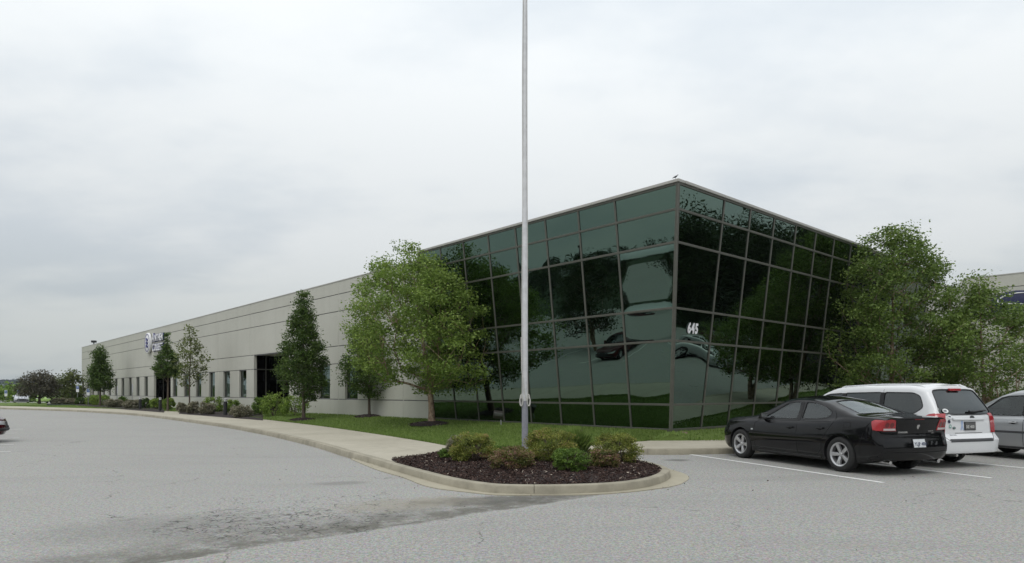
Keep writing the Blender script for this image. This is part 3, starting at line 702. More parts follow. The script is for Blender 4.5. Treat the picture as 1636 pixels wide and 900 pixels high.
# the two recessed entrances
for ei, (t0, t1) in enumerate(ENT):
    en = empty('entrance', (0, 0, 0)); en.parent = bld
    def eb(ta, tb, z0, z1, name, m_, d0, d1, bev=0):
        g = MB(); g.prism([LW(ta, -d0), LW(tb, -d0), LW(tb, -d1), LW(ta, -d1)], z0, z1); return g.obj(name, m_, en, bevel=bev, seg=1)
    for ts in (t1+.03, t0-.05):
        for (d0_, d1_) in ((.24, .80), (.86, 1.55)):
            for (z0, z1) in ((.16, 3.12), (3.20, 4.07)): eb(ts, ts+.02, z0, z1, 'side_pane', M_doorglass, d0_, d1_)
        eb(ts-.02, ts+.04, .12, 4.09, 'mullion', M_frame, .80, .86); eb(ts-.021, ts+.041, 3.13, 3.19, 'transom', M_frame, .22, 1.6)
    eb(t1+.045, t1+.2, -.1, 4.09, 'core', M_dark, .21, 3.1); eb(t0-.2, t0-.06, -.1, 4.09, 'core', M_dark, .21, 3.1)
    eb(t0-.2, t1+.2, 4.095, 4.3, 'soffit', M_wall, .21, 3.1); eb(t0, t1, -.05, .12, 'threshold', M_walk, .0, 3.0)
    D_ = 1.6; ww = (t1-t0)/5
    for i in range(5):
        for (z0, z1) in ((.16, 2.35), (2.45, 3.15), (3.22, 4.07)):
            if i == 1 and z0 < 2.4: continue
            eb(t0+ww*i+.03, t0+ww*(i+1)-.03, z0, z1, 'pane', M_doorglass, D_, D_+.02)
        eb(t0+ww*i-.03, t0+ww*i+.03, .12, 4.09, 'mullion', M_frame, D_-.05, D_+.05)
    eb(t0, t1, 3.155, 3.215, 'transom', M_frame, D_-.045, D_+.06); eb(t0, t1, 2.36, 2.44, 'transom', M_frame, D_-.047, D_+.06)
    a, b = t0+ww+.03, t0+2*ww-.03
    for (x0, x1, z0, z1) in ((a, a+.09, .16, 2.35), (b-.09, b, .16, 2.35), (a+.09, b-.09, .16, .40), (a+.09, b-.09, 2.24, 2.35)): eb(x0, x1, z0, z1, 'door_frame', M_alum, D_-.03, D_+.03)
    eb(a+.09, b-.09, .40, 2.24, 'door_glass', M_doorglass, D_, D_+.02)
    eb(a+.13, a+.16, .95, 1.3, 'handle', M_alum, D_-.09, D_-.06)
# right facade beyond the glass, and the wing that comes forward
RE = colsR[-1]+.16
for z0, z1, kind in bands: wbox(RW, RE, 25.7, z0, z1, 'wall_panel', M_wall); wbox(RW, 25.72, 30.6, z0, z1, 'wall_panel', M_wall)
for z in (1.22, 3.15, 4.11, 5.995, 6.92): wbox(RW, RE, 30.6, z-.04, z+.04, 'joint_strip', M_reveal, .025, .16, 0)
wbox(RW, RE-.02, 30.6, 7.6, 7.66, 'coping', M_coping, -.02, .3)
wing = tag(empty('warehouse_wing', (0, 0, 0)), 'taller pale concrete block behind the trees at the right edge, carrying the blue oval', 'building')
def WG(s, off=0.0): p = RW(30.6, 0); return (p[0]-D1[0]*s-D2[0]*off, p[1]-D1[1]*s-D2[1]*off)
def wgbox(s0, s1, z0, z1, name, m_, d0=0., d1=.2, bev=.006):
    g = MB(); g.prism([WG(s0, -d0), WG(s1, -d0), WG(s1, -d1), WG(s0, -d1)], z0, z1); return g.obj(name, m_, wing, bevel=bev, seg=1)
wz = [-.1, 1.22, 3.15, 4.11, 6.0, 7.75, 8.5]
for z0, z1 in zip(wz, wz[1:]):
    s = -.2
    while s < 6: wgbox(s, s+6.38, z0+.02, z1-.02, 'wall_panel', M_wall); s += 6.4
for z in wz[1:-1]: wgbox(-.2, 12.55, z-.04, z+.04, 'joint_strip', M_reveal, .025, .16, 0)
for k in range(1, 2): wgbox(-.2+6.4*k-.05, -.2+6.4*k+.03, 0, 8.45, 'joint_strip', M_reveal, .02, .15, 0)
wgbox(-.22, 12.62, 8.48, 8.55, 'coping', M_coping, -.02, .3)
g = MB(); g.prism([WG(-.2, -.25), WG(12.4, -.25), WG(12.4, -30), WG(-.2, -30)], 0, 8.4); g.obj('core', M_dark, wing)
g = MB(); g.prism([WG(12.6, 0), WG(12.42, -.2), WG(12.42, -30), WG(12.6, -30)], -.1, 8.48); g.obj('end_panel', M_wall, wing)
g = MB(); g.prism([WG(-.2, -.0), WG(-.2, -.2), WG(-.21, -30), WG(-.4, -30), WG(-.4, -.0)], -.1, 8.48); g.obj('end_panel', M_wall, wing)

# ------------------------------------------------------------------ signs
def text_mesh(s, size, depth, bold=.0, name='lettering', spacing=1.0):
    c = bpy.data.curves.new('t', 'FONT'); c.body = s; c.size = size; c.extrude = depth; c.offset = bold; c.space_character = spacing; c.align_x = 'LEFT'
    c.resolution_u = 3
    o = bpy.data.objects.new('t', c); COL.objects.link(o); bpy.context.view_layer.update()
    me = bpy.data.meshes.new_from_object(o.evaluated_get(bpy.context.evaluated_depsgraph_get())); bpy.data.objects.remove(o); me.name = name; me.materials.clear(); return me
def place(me, name, mat_, parent, origin, xd, zd, sx=1., sy=1.):
    xd = Vector(xd).normalized(); zd = Vector(zd).normalized(); nn = xd.cross(zd)
    M = Matrix.Identity(4)
    for i in range(3): M[i][0] = xd[i]*sx; M[i][1] = zd[i]*sy; M[i][2] = nn[i]; M[i][3] = origin[i]
    me.transform(M); return link(name, me, mat_, parent)
xd = (-D1[0], -D1[1], 0)                   # reading direction along the left facade
nf = (-D2[0], -D2[1], 0)
sg = tag(empty('wall_sign', (0, 0, 0)), 'round emblem and two rows of raised white letters on the long concrete facade', 'sign')
for body, sz, t0, zb_, hgt in (('A', 1.12, 58.35, 6.38, 1), ('NTHEM', .9, 57.50, 6.38, 1), ('C', 1.0, 58.35, 5.48, 1), ('OLLEGE', .9, 57.66, 5.5, 1)):
    for m_, dep, off, bold in ((M_blue, .06, .1, .042), (M_white, .02, .175, .014)):
        me = text_mesh(body, sz, dep, bold, spacing=1.06); x, y = LW(t0, off); place(me, 'letters', m_, sg, (x, y, zb_), xd, (0, 0, 1), sx=.86)
lx, ly = LW(59.75, .0)
Mx = Matrix.Translation((lx, ly, 6.35)) @ Matrix(((xd[0], 0, nf[0], 0), (xd[1], 0, nf[1], 0), (0, 1, 0, 0), (0, 0, 0, 1)))
g = MB(); g.lathe([(0, .06), (.94, .06), (.98, .10), (.98, .24), (.94, .27), (0, .27)], 40, Mx); g.obj('disc', M_white, sg, smooth=True)
g = MB(); g.lathe([(.78, .272), (.78, .285), (.86, .285), (.86, .272)], 40, Mx); g.obj('rim_ring', M_blue, sg)
for dz, a in ((.32, 0), (0, 0), (-.32, 0)):
    g = MB(); pts = [Mx @ Vector((-.42+.84*i/10, dz+.16*math.sin((i/10)*2*PI)+.22*(i/10-.5), .28)) for i in range(11)]
    g.tube(pts, [.015+.075*math.sin(PI*i/10) for i in range(11)], 6); g.obj('wave', M_blue, sg, smooth=True)
hn = tag(empty('house_number', (0, 0, 0)), 'white street number 645 on the dark glass beside the corner', 'number')
zq = 3.42; tq = .30
for ch, dt in (('6', 0), ('4', .195), ('5', .39)):
    me = text_mesh(ch, .42, .006, .018); p = GP('R', tq+dt, zq, .035); q = GP('R', tq+dt, zq+1, .035)
    place(me, 'digit', M_white, hn, p, (D2[0], D2[1], 0), q-p, sx=.78)
ov = tag(empty('oval_sign', (0, 0, 0)), 'dark blue oval sign with white swoosh high on the right hand block', 'sign')
wx, wy = LR(1624, 0)
# position on the wing face where the column x=1624 meets it
u = (1624-CX)/F; p0 = WG(0); s_ = (u*p0[1]-p0[0])/(-D1[0]+u*D1[1]); wx, wy = WG(s_)
xw = (-D1[0], -D1[1], 0); Mo = Matrix.Translation((wx, wy, 6.78)) @ Matrix(((xw[0], 0, nf[0], 0), (xw[1], 0, nf[1], 0), (0, 1, 0, 0), (0, 0, 0, 1)))
g = MB(); g.lathe([(0, .03), (.98, .03), (1, .06), (1, .13), (.96, .15), (0, .15)], 48, Mo @ Matrix.Diagonal((1.35, .72, 1, 1))); g.obj('oval_plate', M_navy, ov, smooth=True)
for P_ in ([(1.0, .28), (.55, .52), (0, .56), (-.5, .46), (-.85, .25), (-.8, .05), (-.3, -.02), (.3, -.08), (.7, -.12)], [(-1.1, -.28), (-.7, -.5), (-.1, -.6), (.5, -.52), (.95, -.32), (1.05, -.2)]):
    pts = [Mo @ Vector((a, b, .155)) for a, b in catmull(P_, .08)]; nP = len(pts)
    g = MB(); g.tube(pts, [.008+.03*math.sin(PI*i/(nP-1)) for i in range(nP)], 6); g.obj('swoosh', M_white, ov, smooth=True)

# ------------------------------------------------------------------ flagpole
px_, py_ = .287, 15.0
fp = tag(empty('flagpole', (px_, py_, 0)), 'tall tapering white flagpole with rope halyards in the mulch island', 'flagpole')
M_pole = plain('pole_paint', (.62, .62, .63), .45, .2, .1, 8); M_polelow = plain('pole_weathered', (.30, .30, .34), .5, .25, .14, 9)
M_rope = plain('rope', (.55, .54, .51), .9, 0, .2, 60, bmp=.5)
zbp = bedz(px_, py_)-.05; ch = CAMZ-(640-CY)/F*py_
g = MB(); g.lathe([(0, zbp), (.072, zbp), (.068, ch), (.0, ch)], 28); g.obj('lower_shaft', M_polelow, fp, smooth=True)
g = MB(); g.lathe([(.0, ch-.01), (.071, ch-.01), (.068, ch+.03), (.054, 9), (.038, 13.5), (0, 13.5)], 28); g.obj('shaft', M_pole, fp, smooth=True)
g = MB(); g.lathe([(.0, zbp+.02), (.19, zbp+.03), (.17, zbp+.09), (.085, zbp+.14)], 28); g.obj('base_collar', M_pole, fp, smooth=True)
g = MB(); g.lathe([(0, 13.62)]+[(.09*math.sin(a*PI/8), 13.6-.09*math.cos(a*PI/8)) for a in range(1, 8)]+[(0, 13.69)], 16); g.obj('finial', M_pole, fp, smooth=True)
for sx, ph in ((-.070, 0), (.060, 1.7)):
    z = ch-.15; pts = []
    while z < 13.4: pts.append((sx*(1-.035*(z-ch))+.006*math.sin(z*1.3+ph)*(1 if z > ch+.3 else .3), -.035-.01*math.sin(z*.9+ph), z)); z += .12
    g = MB(); g.tube(pts, .007, 6); g.obj('halyard', M_rope, fp, smooth=True)
g = MB(); g.tube([(-.085, -.03, ch+1.4), (-.075, -.07, ch+.7), (-.02, -.09, ch+.2), (.05, -.085, ch-.05)], .009, 6); g.obj('halyard', M_rope, fp, smooth=True)
for s in (-1, 1):
    g = MB(); g.tube([(s*.07, -.02, ch+.0), (s*.09, -.03, ch+.10), (s*.10, -.03, ch-.02), (s*.09, -.03, ch-.13)], .014, 8); g.obj('cleat', M_alum, fp, smooth=True)
    for q in range(3):
        pts = [(s*(.072+.035*math.cos(a)+.005*q), -.045-.012*q, ch+.01+(.13-.02*q)*math.sin(a)-.02*q) for a in [2*PI*i/14 for i in range(15)]]
        g = MB(); g.tube(pts, .012, 6, cap=False); g.obj('rope_coil', M_rope, fp, smooth=True)

# ------------------------------------------------------------------ plants
def leafmesh(centers, dirs, size, seed, name='crown', up=.35, asp=.55):
    r = np.random.default_rng(seed); n = len(centers); C_ = np.asarray(centers, float)
    nrm = r.normal(size=(n, 3)); nrm[:, 2] = np.abs(nrm[:, 2])+up; nrm /= np.linalg.norm(nrm, axis=1)[:, None]
    q = np.asarray(dirs, float)*.7+r.normal(size=(n, 3))*.6; q -= nrm*(q*nrm).sum(1)[:, None]; q /= np.maximum(1e-6, np.linalg.norm(q, axis=1))[:, None]
    w = np.cross(nrm, q); s = (size*r.uniform(.65, 1.3, n))[:, None]
    V = np.stack([C_-q*s, C_-w*s*asp+nrm*s*.12, C_+q*s, C_+w*s*asp+nrm*s*.12], 1); return V
def build_tree(name, label, x, y, z0, H, crown, trunk_r, nclus, per, lsize, mleaf, mbark, seed, group=None, cat='tree', lean=(0, 0), spread=.35, stems=1, trunk_h=None, droop=0., jit=.25, lump=1.):
    """crown(h01, ang) -> radius; clusters fill it; branches grow to reach them"""
    r = np.random.default_rng(seed); rd = random.Random(seed)
    root = tag(empty(name, (x, y, z0)), label, cat, group)
    hb = crown.h0
    # trunk nodes
    nodes = []; par = []; 
    K = 16; top = H*.97
    for i in range(K+1):
        h = top*i/K; nodes.append(Vector((lean[0]*(h/H)**1.5+.05*H*.2*math.sin(h*1.1+seed)*(h/H), lean[1]*(h/H)+.04*H*.2*math.cos(h*.9+seed)*(h/H), h))); par.append(i-1)
    lumps = [(rd.uniform(0, 2*PI), rd.uniform(0, 1), rd.uniform(-.3, .32), rd.uniform(.35, .8)) for _ in range(16)]
    pts = []
    while len(pts) < nclus:
        h01 = rd.random()**.9; a = rd.uniform(0, 2*PI); R = crown(h01, a)
        for la, lh, amp, wd in lumps:
            da = (a-la+PI) % (2*PI)-PI; R *= 1+lump*amp*math.exp(-(da/wd)**2-((h01-lh)/.16)**2)
        if rd.random() > (R/crown.rmax)**1.1+.05: continue
        q = rd.random()**.42; z = hb+(H-hb)*h01; tx = nodes[min(K, int(z/top*K))]
        rr = R*q; pts.append(Vector((tx.x+rr*math.cos(a), tx.y+rr*math.sin(a), z-droop*q*q*R)))
    pts.sort(key=lambda p: math.hypot(p.x, p.y))
    ends = []; arr = [tuple(n) for n in nodes]
    for p in pts:
        A_ = np.array(arr); d = A_-np.array(p); dist = np.sqrt((d**2).sum(1)); pen = np.where(A_[:, 2] > p.z-.25*math.hypot(p.x, p.y), 1.5+3*np.maximum(0, A_[:, 2]-p.z), 0)
        hh = np.where(A_[:, 2] < hb*.75, 3, 0); j = int(np.argmin(dist+pen*.5+hh)); L = dist[j]; prev = j; n0 = Vector(arr[j]); seg = max(1, int(L/.45))
        for k in range(1, seg+1):
            u = k/seg; m_ = n0.lerp(p, u)+Vector((rd.uniform(-.04, .04), rd.uniform(-.04, .04), (u*(1-u))*.12*L)) if k < seg else p
            arr.append(tuple(m_)); nodes.append(m_); par.append(prev); prev = len(arr)-1
        ends.append(prev)
    # pipe-model radii
    cnt = [0.]*len(nodes)
    for e_ in ends:
        k = e_
        while k >= 0: cnt[k] += 1; k = par[k]
    tot = max(cnt)
    rad = [max(.007*H/7, trunk_r*(c/tot)**.5*.9) for c in cnt]
    for i in range(K+1): rad[i] = max(rad[i], trunk_r*(1-i/K)**1.1*.75+.008); 
    rad[0] = trunk_r*1.3; rad[1] = trunk_r
    g = MB(); g.tube(nodes[:K+1], rad[:K+1], 10)
    kids = {}
    for i, p_ in enumerate(par):
        if i > K: kids.setdefault(p_, []).append(i)
    for i in range(K+1, len(nodes)):
        if par[i] <= K or kids[par[i]][0] != i:   # start of a chain
            ch_ = [par[i], i]; k = i
            while kids.get(k): k = kids[k][0]; ch_.append(k)
            rs = [min(rad[q], rad[par[i]] if q == par[i] else rad[q]) for q in ch_]; rs[0] = min(rs[0], rs[1]*1.25); rs[-1] *= .5
            g.tube([nodes[q] for q in ch_], rs, 5, cap=False)
    for s in range(1, stems):                     # extra stems from the base
        a = 2.1*s+seed; e_ = Vector((math.cos(a)*.6, math.sin(a)*.6, hb+1.2)); g.tube([(math.cos(a)*trunk_r*.6, math.sin(a)*trunk_r*.6, -.03), e_*.4+Vector((0, 0, .1)), e_], [trunk_r*.75, trunk_r*.6, trunk_r*.3], 8)
    g.v = [tuple(v) for v in g.v]; tr = g.obj('trunk', mbark, root, smooth=True, angle=80)
    E = np.array([tuple(nodes[e_]) for e_ in ends]); n = len(E)*per; idx = np.repeat(np.arange(len(E)), per)
    off = np.clip(r.normal(size=(n, 3)), -1.7, 1.7)*[spread, spread, spread*.62]; sz = r.uniform(.55, 1.3, len(E))[idx][:, None]
    Cn = E[idx]+off*sz
    ax = np.array([nodes[min(K, max(0, int(z/top*K)))][:2] for z in Cn[:, 2]]); out = np.c_[Cn[:, :2]-ax, np.full(n, -.15)]; out /= np.maximum(.1, np.linalg.norm(out, axis=1))[:, None]
    V = leafmesh(Cn, out, lsize, seed+1); tone = np.clip(r.normal(.5, .18, n)+r.normal(0, .13, len(E))[idx], 0, 1)
    me = mesh_np('crown', V, np.arange(4*n).reshape(-1, 4), tone); link('crown', me, mleaf, root)
    return root
class Crown:
    def __init__(s, h0, prof): s.h0 = h0; s.p = prof; s.rmax = max(b for a, b in prof)
    def __call__(s, h, a):
        for (a0, b0), (a1, b1) in zip(s.p, s.p[1:]):
            if h <= a1: u = (h-a0)/(a1-a0); return b0+(b1-b0)*u
        return s.p[-1][1]
def shrub(name, label, x, y, z, w, h, n, lsize, ml, seed, group=None, grassy=False):
    r = np.random.default_rng(seed); root = tag(empty(name, (x, y, z)), label, 'shrub' if not grassy else 'plant', group)
    g = MB(); rd = random.Random(seed); k = 14
    for i in range(k):
        a = rd.uniform(0, 2*PI); e_ = rd.uniform(.25, .9); g.tube([(math.cos(a)*.05, math.sin(a)*.05, -.04), (math.cos(a)*w*.22*e_, math.sin(a)*w*.22*e_, h*.45), (math.cos(a)*w*.42*e_, math.sin(a)*w*.42*e_, h*.82)], [.012, .008, .004], 5)
    g.obj('stem', M_bark, root)
    if grassy:
        a = r.random(n)*2*PI; e_ = r.random(n)**.6; bx, by = r.normal(0, w*.12, n), r.normal(0, w*.12, n); hh = h*r.uniform(.6, 1.05, n)*(1-.3*e_); tx = bx+np.cos(a)*w*.5*e_; ty = by+np.sin(a)*w*.5*e_; q = .009
        V = np.stack([np.c_[bx-q, by, 0*a], np.c_[bx+q, by, 0*a], np.c_[(bx+tx*1.2)/2.2+q, (by+ty*1.2)/2.2, hh*.7], np.c_[tx, ty, hh]], 1)
        me = mesh_np('foliage', V, np.arange(4*n).reshape(-1, 4), r.random(n)); link('foliage', me, ml, root); return root
    nl = 90; la = r.random(nl)*2*PI; lz = r.random(nl)**.95; 
    prof = np.sqrt(np.clip(1-((lz-.42)/.66)**2, .03, 1)); lr = prof*(.62+.38*r.random(nl)**.4)
    Lc = np.c_[np.cos(la)*lr*w*.40, np.sin(la)*lr*w*.40, .08*h+lz*h*.80]; Lc *= 1+r.normal(0, .05, (nl, 1))
    idx = r.integers(0, nl, n); d = r.normal(size=(n, 3)); d /= np.linalg.norm(d, axis=1)[:, None]; rad = (.09+.07*r.random(nl))[idx]*np.clip(r.random(n)**.35, .3, 1)
    C_ = Lc[idx]+d*(rad*[1])[:, None]*np.array([w, w, h*.95])*.95
    C_[:, 2] = np.maximum(C_[:, 2], .02); rr = C_.copy(); rr[:, 2] -= h*.3; rr /= np.maximum(.05, np.linalg.norm(rr, axis=1))[:, None]
    V = leafmesh(C_, rr, lsize, seed+3, up=.3)
    tone = np.clip(.18+.5*C_[:, 2]/h*0+r.normal(.3, .2, n)+r.normal(0, .16, nl)[idx], 0, 1)
    me = mesh_np('foliage', V, np.arange(4*n).reshape(-1, 4), tone); link('foliage', me, ml, root); return root

# big birch in front of the glass
cb = Crown(1.55, [(0, .8), (.08, 1.9), (.22, 2.95), (.45, 3.3), (.65, 2.95), (.8, 2.3), (.92, 1.35), (1, .45)])
bx_, by_ = G(690, 676, .36); ring(bx_, by_, .95, .13, 21)
build_tree('birch_tree', 'broad leafy river birch with peeling tan trunk on the lawn where concrete meets glass', bx_, by_, zl(bx_, by_), 7.25, cb, .13, 330, 140, .055, M_leaf_birch, M_birch, 7, lean=(-1.1, .3), spread=.27, droop=.22)
hx, hy = G(590, 667, .36); ring(hx, hy, .75, .12, 22)
ch1 = Crown(1.05, [(0, .5), (.15, 1.2), (.4, 1.35), (.6, 1.1), (.8, .7), (1, .2)])
build_tree('hornbeam_tree', 'small upright tree half hidden behind the broad birch, in a mulch mound', hx, hy, zl(hx, hy), 5.0, ch1, .07, 170, 90, .052, M_leaf_horn, M_bark, 17, spread=.22)
def colw(h0, R): return Crown(h0, [(0, R*.45), (.1, R*.8), (.25, R), (.4, R*.95), (.55, R*.7), (.7, R*.45), (.85, R*.34), (1, R*.12)])
hx, hy = LR(485, 2.6); ring(hx, hy, .7, .1, 23)
zz = lambda px, py, Y: CAMZ-(py-CY)/F*Y
build_tree('hornbeam_tree', 'tall narrow dark green tree beside the nearer recessed entrance', hx, hy, zl(hx, hy), zz(485, 470, hy)-.2, colw(1.0, 1.18), .085, 330, 80, .052, M_leaf_horn, M_bark, 31, spread=.18, lump=.35)
hx, hy = LR(268, 2.6)
build_tree('hornbeam_tree', 'narrow ragged tree covering the end of the lettering on the facade', hx, hy, zl(hx, hy), zz(268, 533, hy)-.15, Crown(2.6, [(0, .75), (.2, 1.05), (.42, .75), (.52, .5), (.6, .2), (.8, .16), (1, .08)]), .08, 170, 50, .065, M_leaf_horn, M_bark, 37, spread=.15, lump=.3)
hx, hy = LR(303, 2.6)
build_tree('young_tree', 'thin sparse young tree with open twiggy crown before the narrow windows', hx, hy, zl(hx, hy), zz(303, 523, hy)-.1, Crown(1.9, [(0, .5), (.25, 1.15), (.5, 1.25), (.65, .9), (.8, .4), (1, .25)]), .06, 100, 17, .09, M_leaf_spring, M_bark, 41, spread=.2)
hx, hy = LR(160, 2.6)
build_tree('hornbeam_tree', 'dense dark narrow tree nearest the far left end of the building', hx, hy, zl(hx, hy), zz(160, 555, hy)-.1, Crown(1.7, [(0, .8), (.2, 1.05), (.45, .85), (.7, .52), (.88, .32), (1, .1)]), .1, 170, 60, .09, M_leaf_horn, M_bark, 43, spread=.26)
# right hand birches
ca_ = Crown(1.35, [(0, 1.7), (.1, 2.7), (.3, 3.05), (.5, 2.75), (.68, 2.35), (.82, 1.7), (.93, 1.0), (1, .4)])
build_tree('birch_tree', 'tall spreading birch behind the white minivan, crown against the glass', 15.3, 27.2, zl(15.3, 27.2), 8.0, ca_, .13, 350, 128, .058, M_leaf_right, M_birch, 53, spread=.27, stems=2, droop=.12)
cb_ = Crown(1.2, [(0, 1.5), (.15, 2.4), (.38, 2.5), (.6, 1.9), (.8, 1.15), (.93, .55), (1, .25)])
build_tree('birch_tree', 'lower birch at the right edge before the wall with the blue oval', 18.2, 26.0, zl(18.2, 26), 5.85, cb_, .11, 200, 105, .056, M_leaf_right, M_birch, 59, lean=(-.3, 0), spread=.25, stems=3, droop=.1)
# island shrubs
isl = [ # px centre, base py, width m, height m, material, label
 (757, 737, 1.02, .66, M_leaf_yellow, 'green and bronze spirea shrub at the left of the island, behind the pink tipped one'),
 (734, 731, .62, .56, M_leaf_mauve, 'greyish mauve shrub merging into the left side of the island planting'),
 (715, 731, .40, .26, M_leaf_shrub, 'small green clump at the very left tip of the island planting'),
 (817, 749, .86, .50, M_leaf_red, 'low spirea with pinkish red tips just left of the flagpole foot'),
 (882, 738, 1.22, .80, M_leaf_yellow, 'largest rounded bronze and green shrub right of the flagpole'),
 (911, 752, .74, .48, M_leaf_shrub, 'loose green shrub at the front of the island, right of the flagpole'),
 (966, 746, .60, .42, M_leaf_red, 'small reddish green shrub in front of the yellow green one'),
 (984, 738, 1.08, .70, M_leaf_yellow, 'bright yellow green shrub at the right of the island'),
]
for i, (px, py, w, h, ml, lb) in enumerate(isl):
    x, y = G(px, py, .22); y += w*.22; x = (px-CX)/F*y; w *= 1.04; h *= .86
    shrub('spirea_shrub', lb, x, y, bedz(x, y)-.02, w, h, int(11000*w), .0165, ml, 100+i, 'shrubs in the mulch island')
x, y = G(917, 724, .2); shrub('grass_clump', 'dark green grassy clump behind the largest island shrub', x, y, bedz(x, y)-.02, .70, .68, 5200, .02, M_blade, 120, grassy=True)
x, y = G(810, 728, .2); shrub('lily_clump', 'low bright green clump behind the flagpole foot, left side', x, y, bedz(x, y)-.02, .75, .26, 900, .02, M_leaf_shrub, 121, grassy=True)
x, y = G(790, 729, .2); shrub('lily_clump', 'low bright green clump between the left shrubs and the lawn', x, y, bedz(x, y)-.02, .5, .24, 700, .02, M_leaf_shrub, 122, grassy=True)
# planting along the facade
bedsh = [ # px, wall offset, width px, top py, base py, mat, label
 (416, 1.9, 27, 634, 659, M_leaf_shrub, 'dark rounded shrub left of the nearer recessed entrance'),
 (437, 2.0, 40, 627, 660, M_leaf_bright, 'large bright green shrub before the nearer recessed entrance'),
 (472, 1.5, 42, 631, 660, M_leaf_bright, 'bright green shrub behind the tall narrow tree'),
 (385, 3.2, 34, 646, 661, M_leaf_mauve, 'low purple brown shrub at the end of the front bed'),
 (372, 1.6, 22, 638, 657, M_leaf_bright, 'green shrub just right of the front bollard light'),
 (341, 1.8, 31, 632, 656, M_leaf_bright, 'bright green shrub left of the front bollard light'),
 (331, 3.2, 25, 643, 657, M_leaf_mauve, 'grey purple shrub left of the bollard, middle of three'),
 (309, 3.2, 20, 641, 656, M_leaf_mauve, 'grey purple shrub below the thin sparse tree'),
 (290, 3.2, 15, 643, 656, M_leaf_mauve, 'small grey shrub at the left end of the front bed'),
 (270, 1.8, 18, 636, 650, M_leaf_bright, 'green shrub at the foot of the ragged tree'),
 (250, 2.0, 21, 636, 650, M_leaf_bright, 'bright green shrub before the farther entrance'),
 (232, 2.0, 16, 636, 650, M_leaf_horn, 'dark green shrub left of the farther entrance'),
 (212, 2.8, 26, 638, 649, M_leaf_mauve, 'purple shrub between two dark green ones under the sign'),
 (196, 1.5, 15, 633, 645, M_leaf_shrub, 'small green shrub behind the purple ones'),
 (182, 2.8, 27, 637, 649, M_leaf_mauve, 'purple shrub right of the dense far tree'),
 (160, 1.6, 30, 630, 647, M_leaf_bright, 'green shrub under the dense far tree'),
 (146, 1.6, 18, 634, 646, M_leaf_bright, 'green shrub left of the dense far tree'),
 (130, 2.2, 18, 635, 646, M_leaf_horn, 'dark green shrub at the far corner of the building'),
 (114, 1.5, 18, 636, 647, M_leaf_mauve, 'brownish shrub just beyond the far corner'),
 (95, 1.5, 24, 636, 648, M_leaf_mauve, 'brown green shrub beside the lime van')]
for i, (px, of, wp, tp, bp, ml, lb) in enumerate(bedsh):
    x, y = LR(px, of) if px > 118 else ((px-CX)/F*84, 84); w = wp/F*y*1.12; z = zl(x, y) if px > 118 else .15; h = max(.6, zz(px, tp, y)-z)
    shrub('bed_shrub', lb, x, y, z, w, h, int(1400+700*w), .016+y*.0008, ml, 200+i, 'shrubs in the bed along the facade')
# mulch strips under them
for (pa, pb) in ((286, 420), (120, 262)):
    P1 = [LR(pa+(pb-pa)*i/10, 4.0) for i in range(11)]; P0 = [LR(pa+(pb-pa)*i/10, .3) for i in range(11)]
    g = MB(); 
    for (a, b) in zip(P1, P0):
        for j in range(7): u = j/6; x, y = a[0]+(b[0]-a[0])*u, a[1]+(b[1]-a[1])*u; g.v.append((x, y, zl(x, y)+(.035 if 0 < j < 6 else -.02)))
    for i in range(10):
        for j in range(6): p = i*7+j; g.f.append((p, p+1, p+8, p+7))
    tag(g.obj('mulch_strip', M_mulchbase, smooth=True, angle=80), kind='structure')
# bollard lights, lawn floodlight, rooftop floodlight, bird
M_cap = plain('bollard_cap', (.35, .35, .36), .5)
for px, of, lb in ((360, 2.9, 'dark bollard light with pale cap in the front bed'), (256, 3.0, 'dark bollard light near the farther entrance'), (224, 3.0, 'dark bollard light behind the purple shrubs under the sign')):
    x, y = LR(px, of); z = zl(x, y); b = tag(empty('bollard_light', (x, y, z)), lb, 'bollard', 'bollard lights in the planting')
    g = MB(); g.lathe([(0, 0), (.11, 0), (.11, .86), (.06, .87), (0, .87)], 16); g.obj('post', M_dark, b, smooth=True)
    g = MB(); g.lathe([(0, .86), (.07, .86), (.07, .96), (0, .96)], 12); g.obj('lens', M_white, b, smooth=True)
    g = MB(); g.lathe([(0, .95), (.115, .95), (.11, 1.01), (.05, 1.04), (0, 1.045)], 16); g.obj('cap', M_cap, b, smooth=True)
x, y = G(797, 680, .36); z = zl(x, y)
fl = tag(empty('lawn_floodlight', (x, y, z)), 'small bronze floodlight on a stake in the lawn before the glass', 'floodlight')
M_bronze = plain('bronze_paint', (.055, .05, .045), .45, .3)
g = MB(); g.tube([(.08, 0, -.03), (.08, 0, .14), (.07, 0, .2)], .02, 8); g.obj('stake', M_cap, fl)
Mr = Matrix.Translation((0, 0, .40)) @ Matrix.Rotation(math.radians(25), 4, 'X') @ Matrix.Rotation(math.radians(8), 4, 'Y')
g = MB(); g.box(-.20, .16, -.09, .1, -.14, .12, Mr); g.obj('housing', M_bronze, fl, bevel=.02)
g = MB(); g.box(-.18, .14, -.11, -.088, -.01, .12, Mr); g.obj('visor', plain('lens_glass', (.13, .13, .13), .25), fl, bevel=.005)
rx, ry = LR(150, -2.0)
rf = tag(empty('rooftop_floodlight', (rx, ry, 7.72)), 'dark floodlight on a short post above the far left parapet', 'floodlight')
g = MB(); g.tube([(0, 0, 0), (0, 0, .95)], .07, 8); g.obj('post', M_dark, rf)
g = MB(); g.box(-.3, .3, -.2, .2, .85, 1.15); g.box(-.25, .25, -.24, -.2, .9, 1.1); g.obj('housing', M_dark, rf, bevel=.05)
sp = tag(MB().box(-.05, .05, -.12, .0, -.06, .06).obj('wall_spigot', M_dark, bevel=.02), 'small dark hose tap low on the concrete near the tall narrow tree', 'tap')
sx, sy = LR(504, .0); sp.location = (sx, sy, .78); sp.rotation_euler = (0, 0, TH+PI/2)
bc = cpt(ROWZ[-1]+.12, .0, .0)
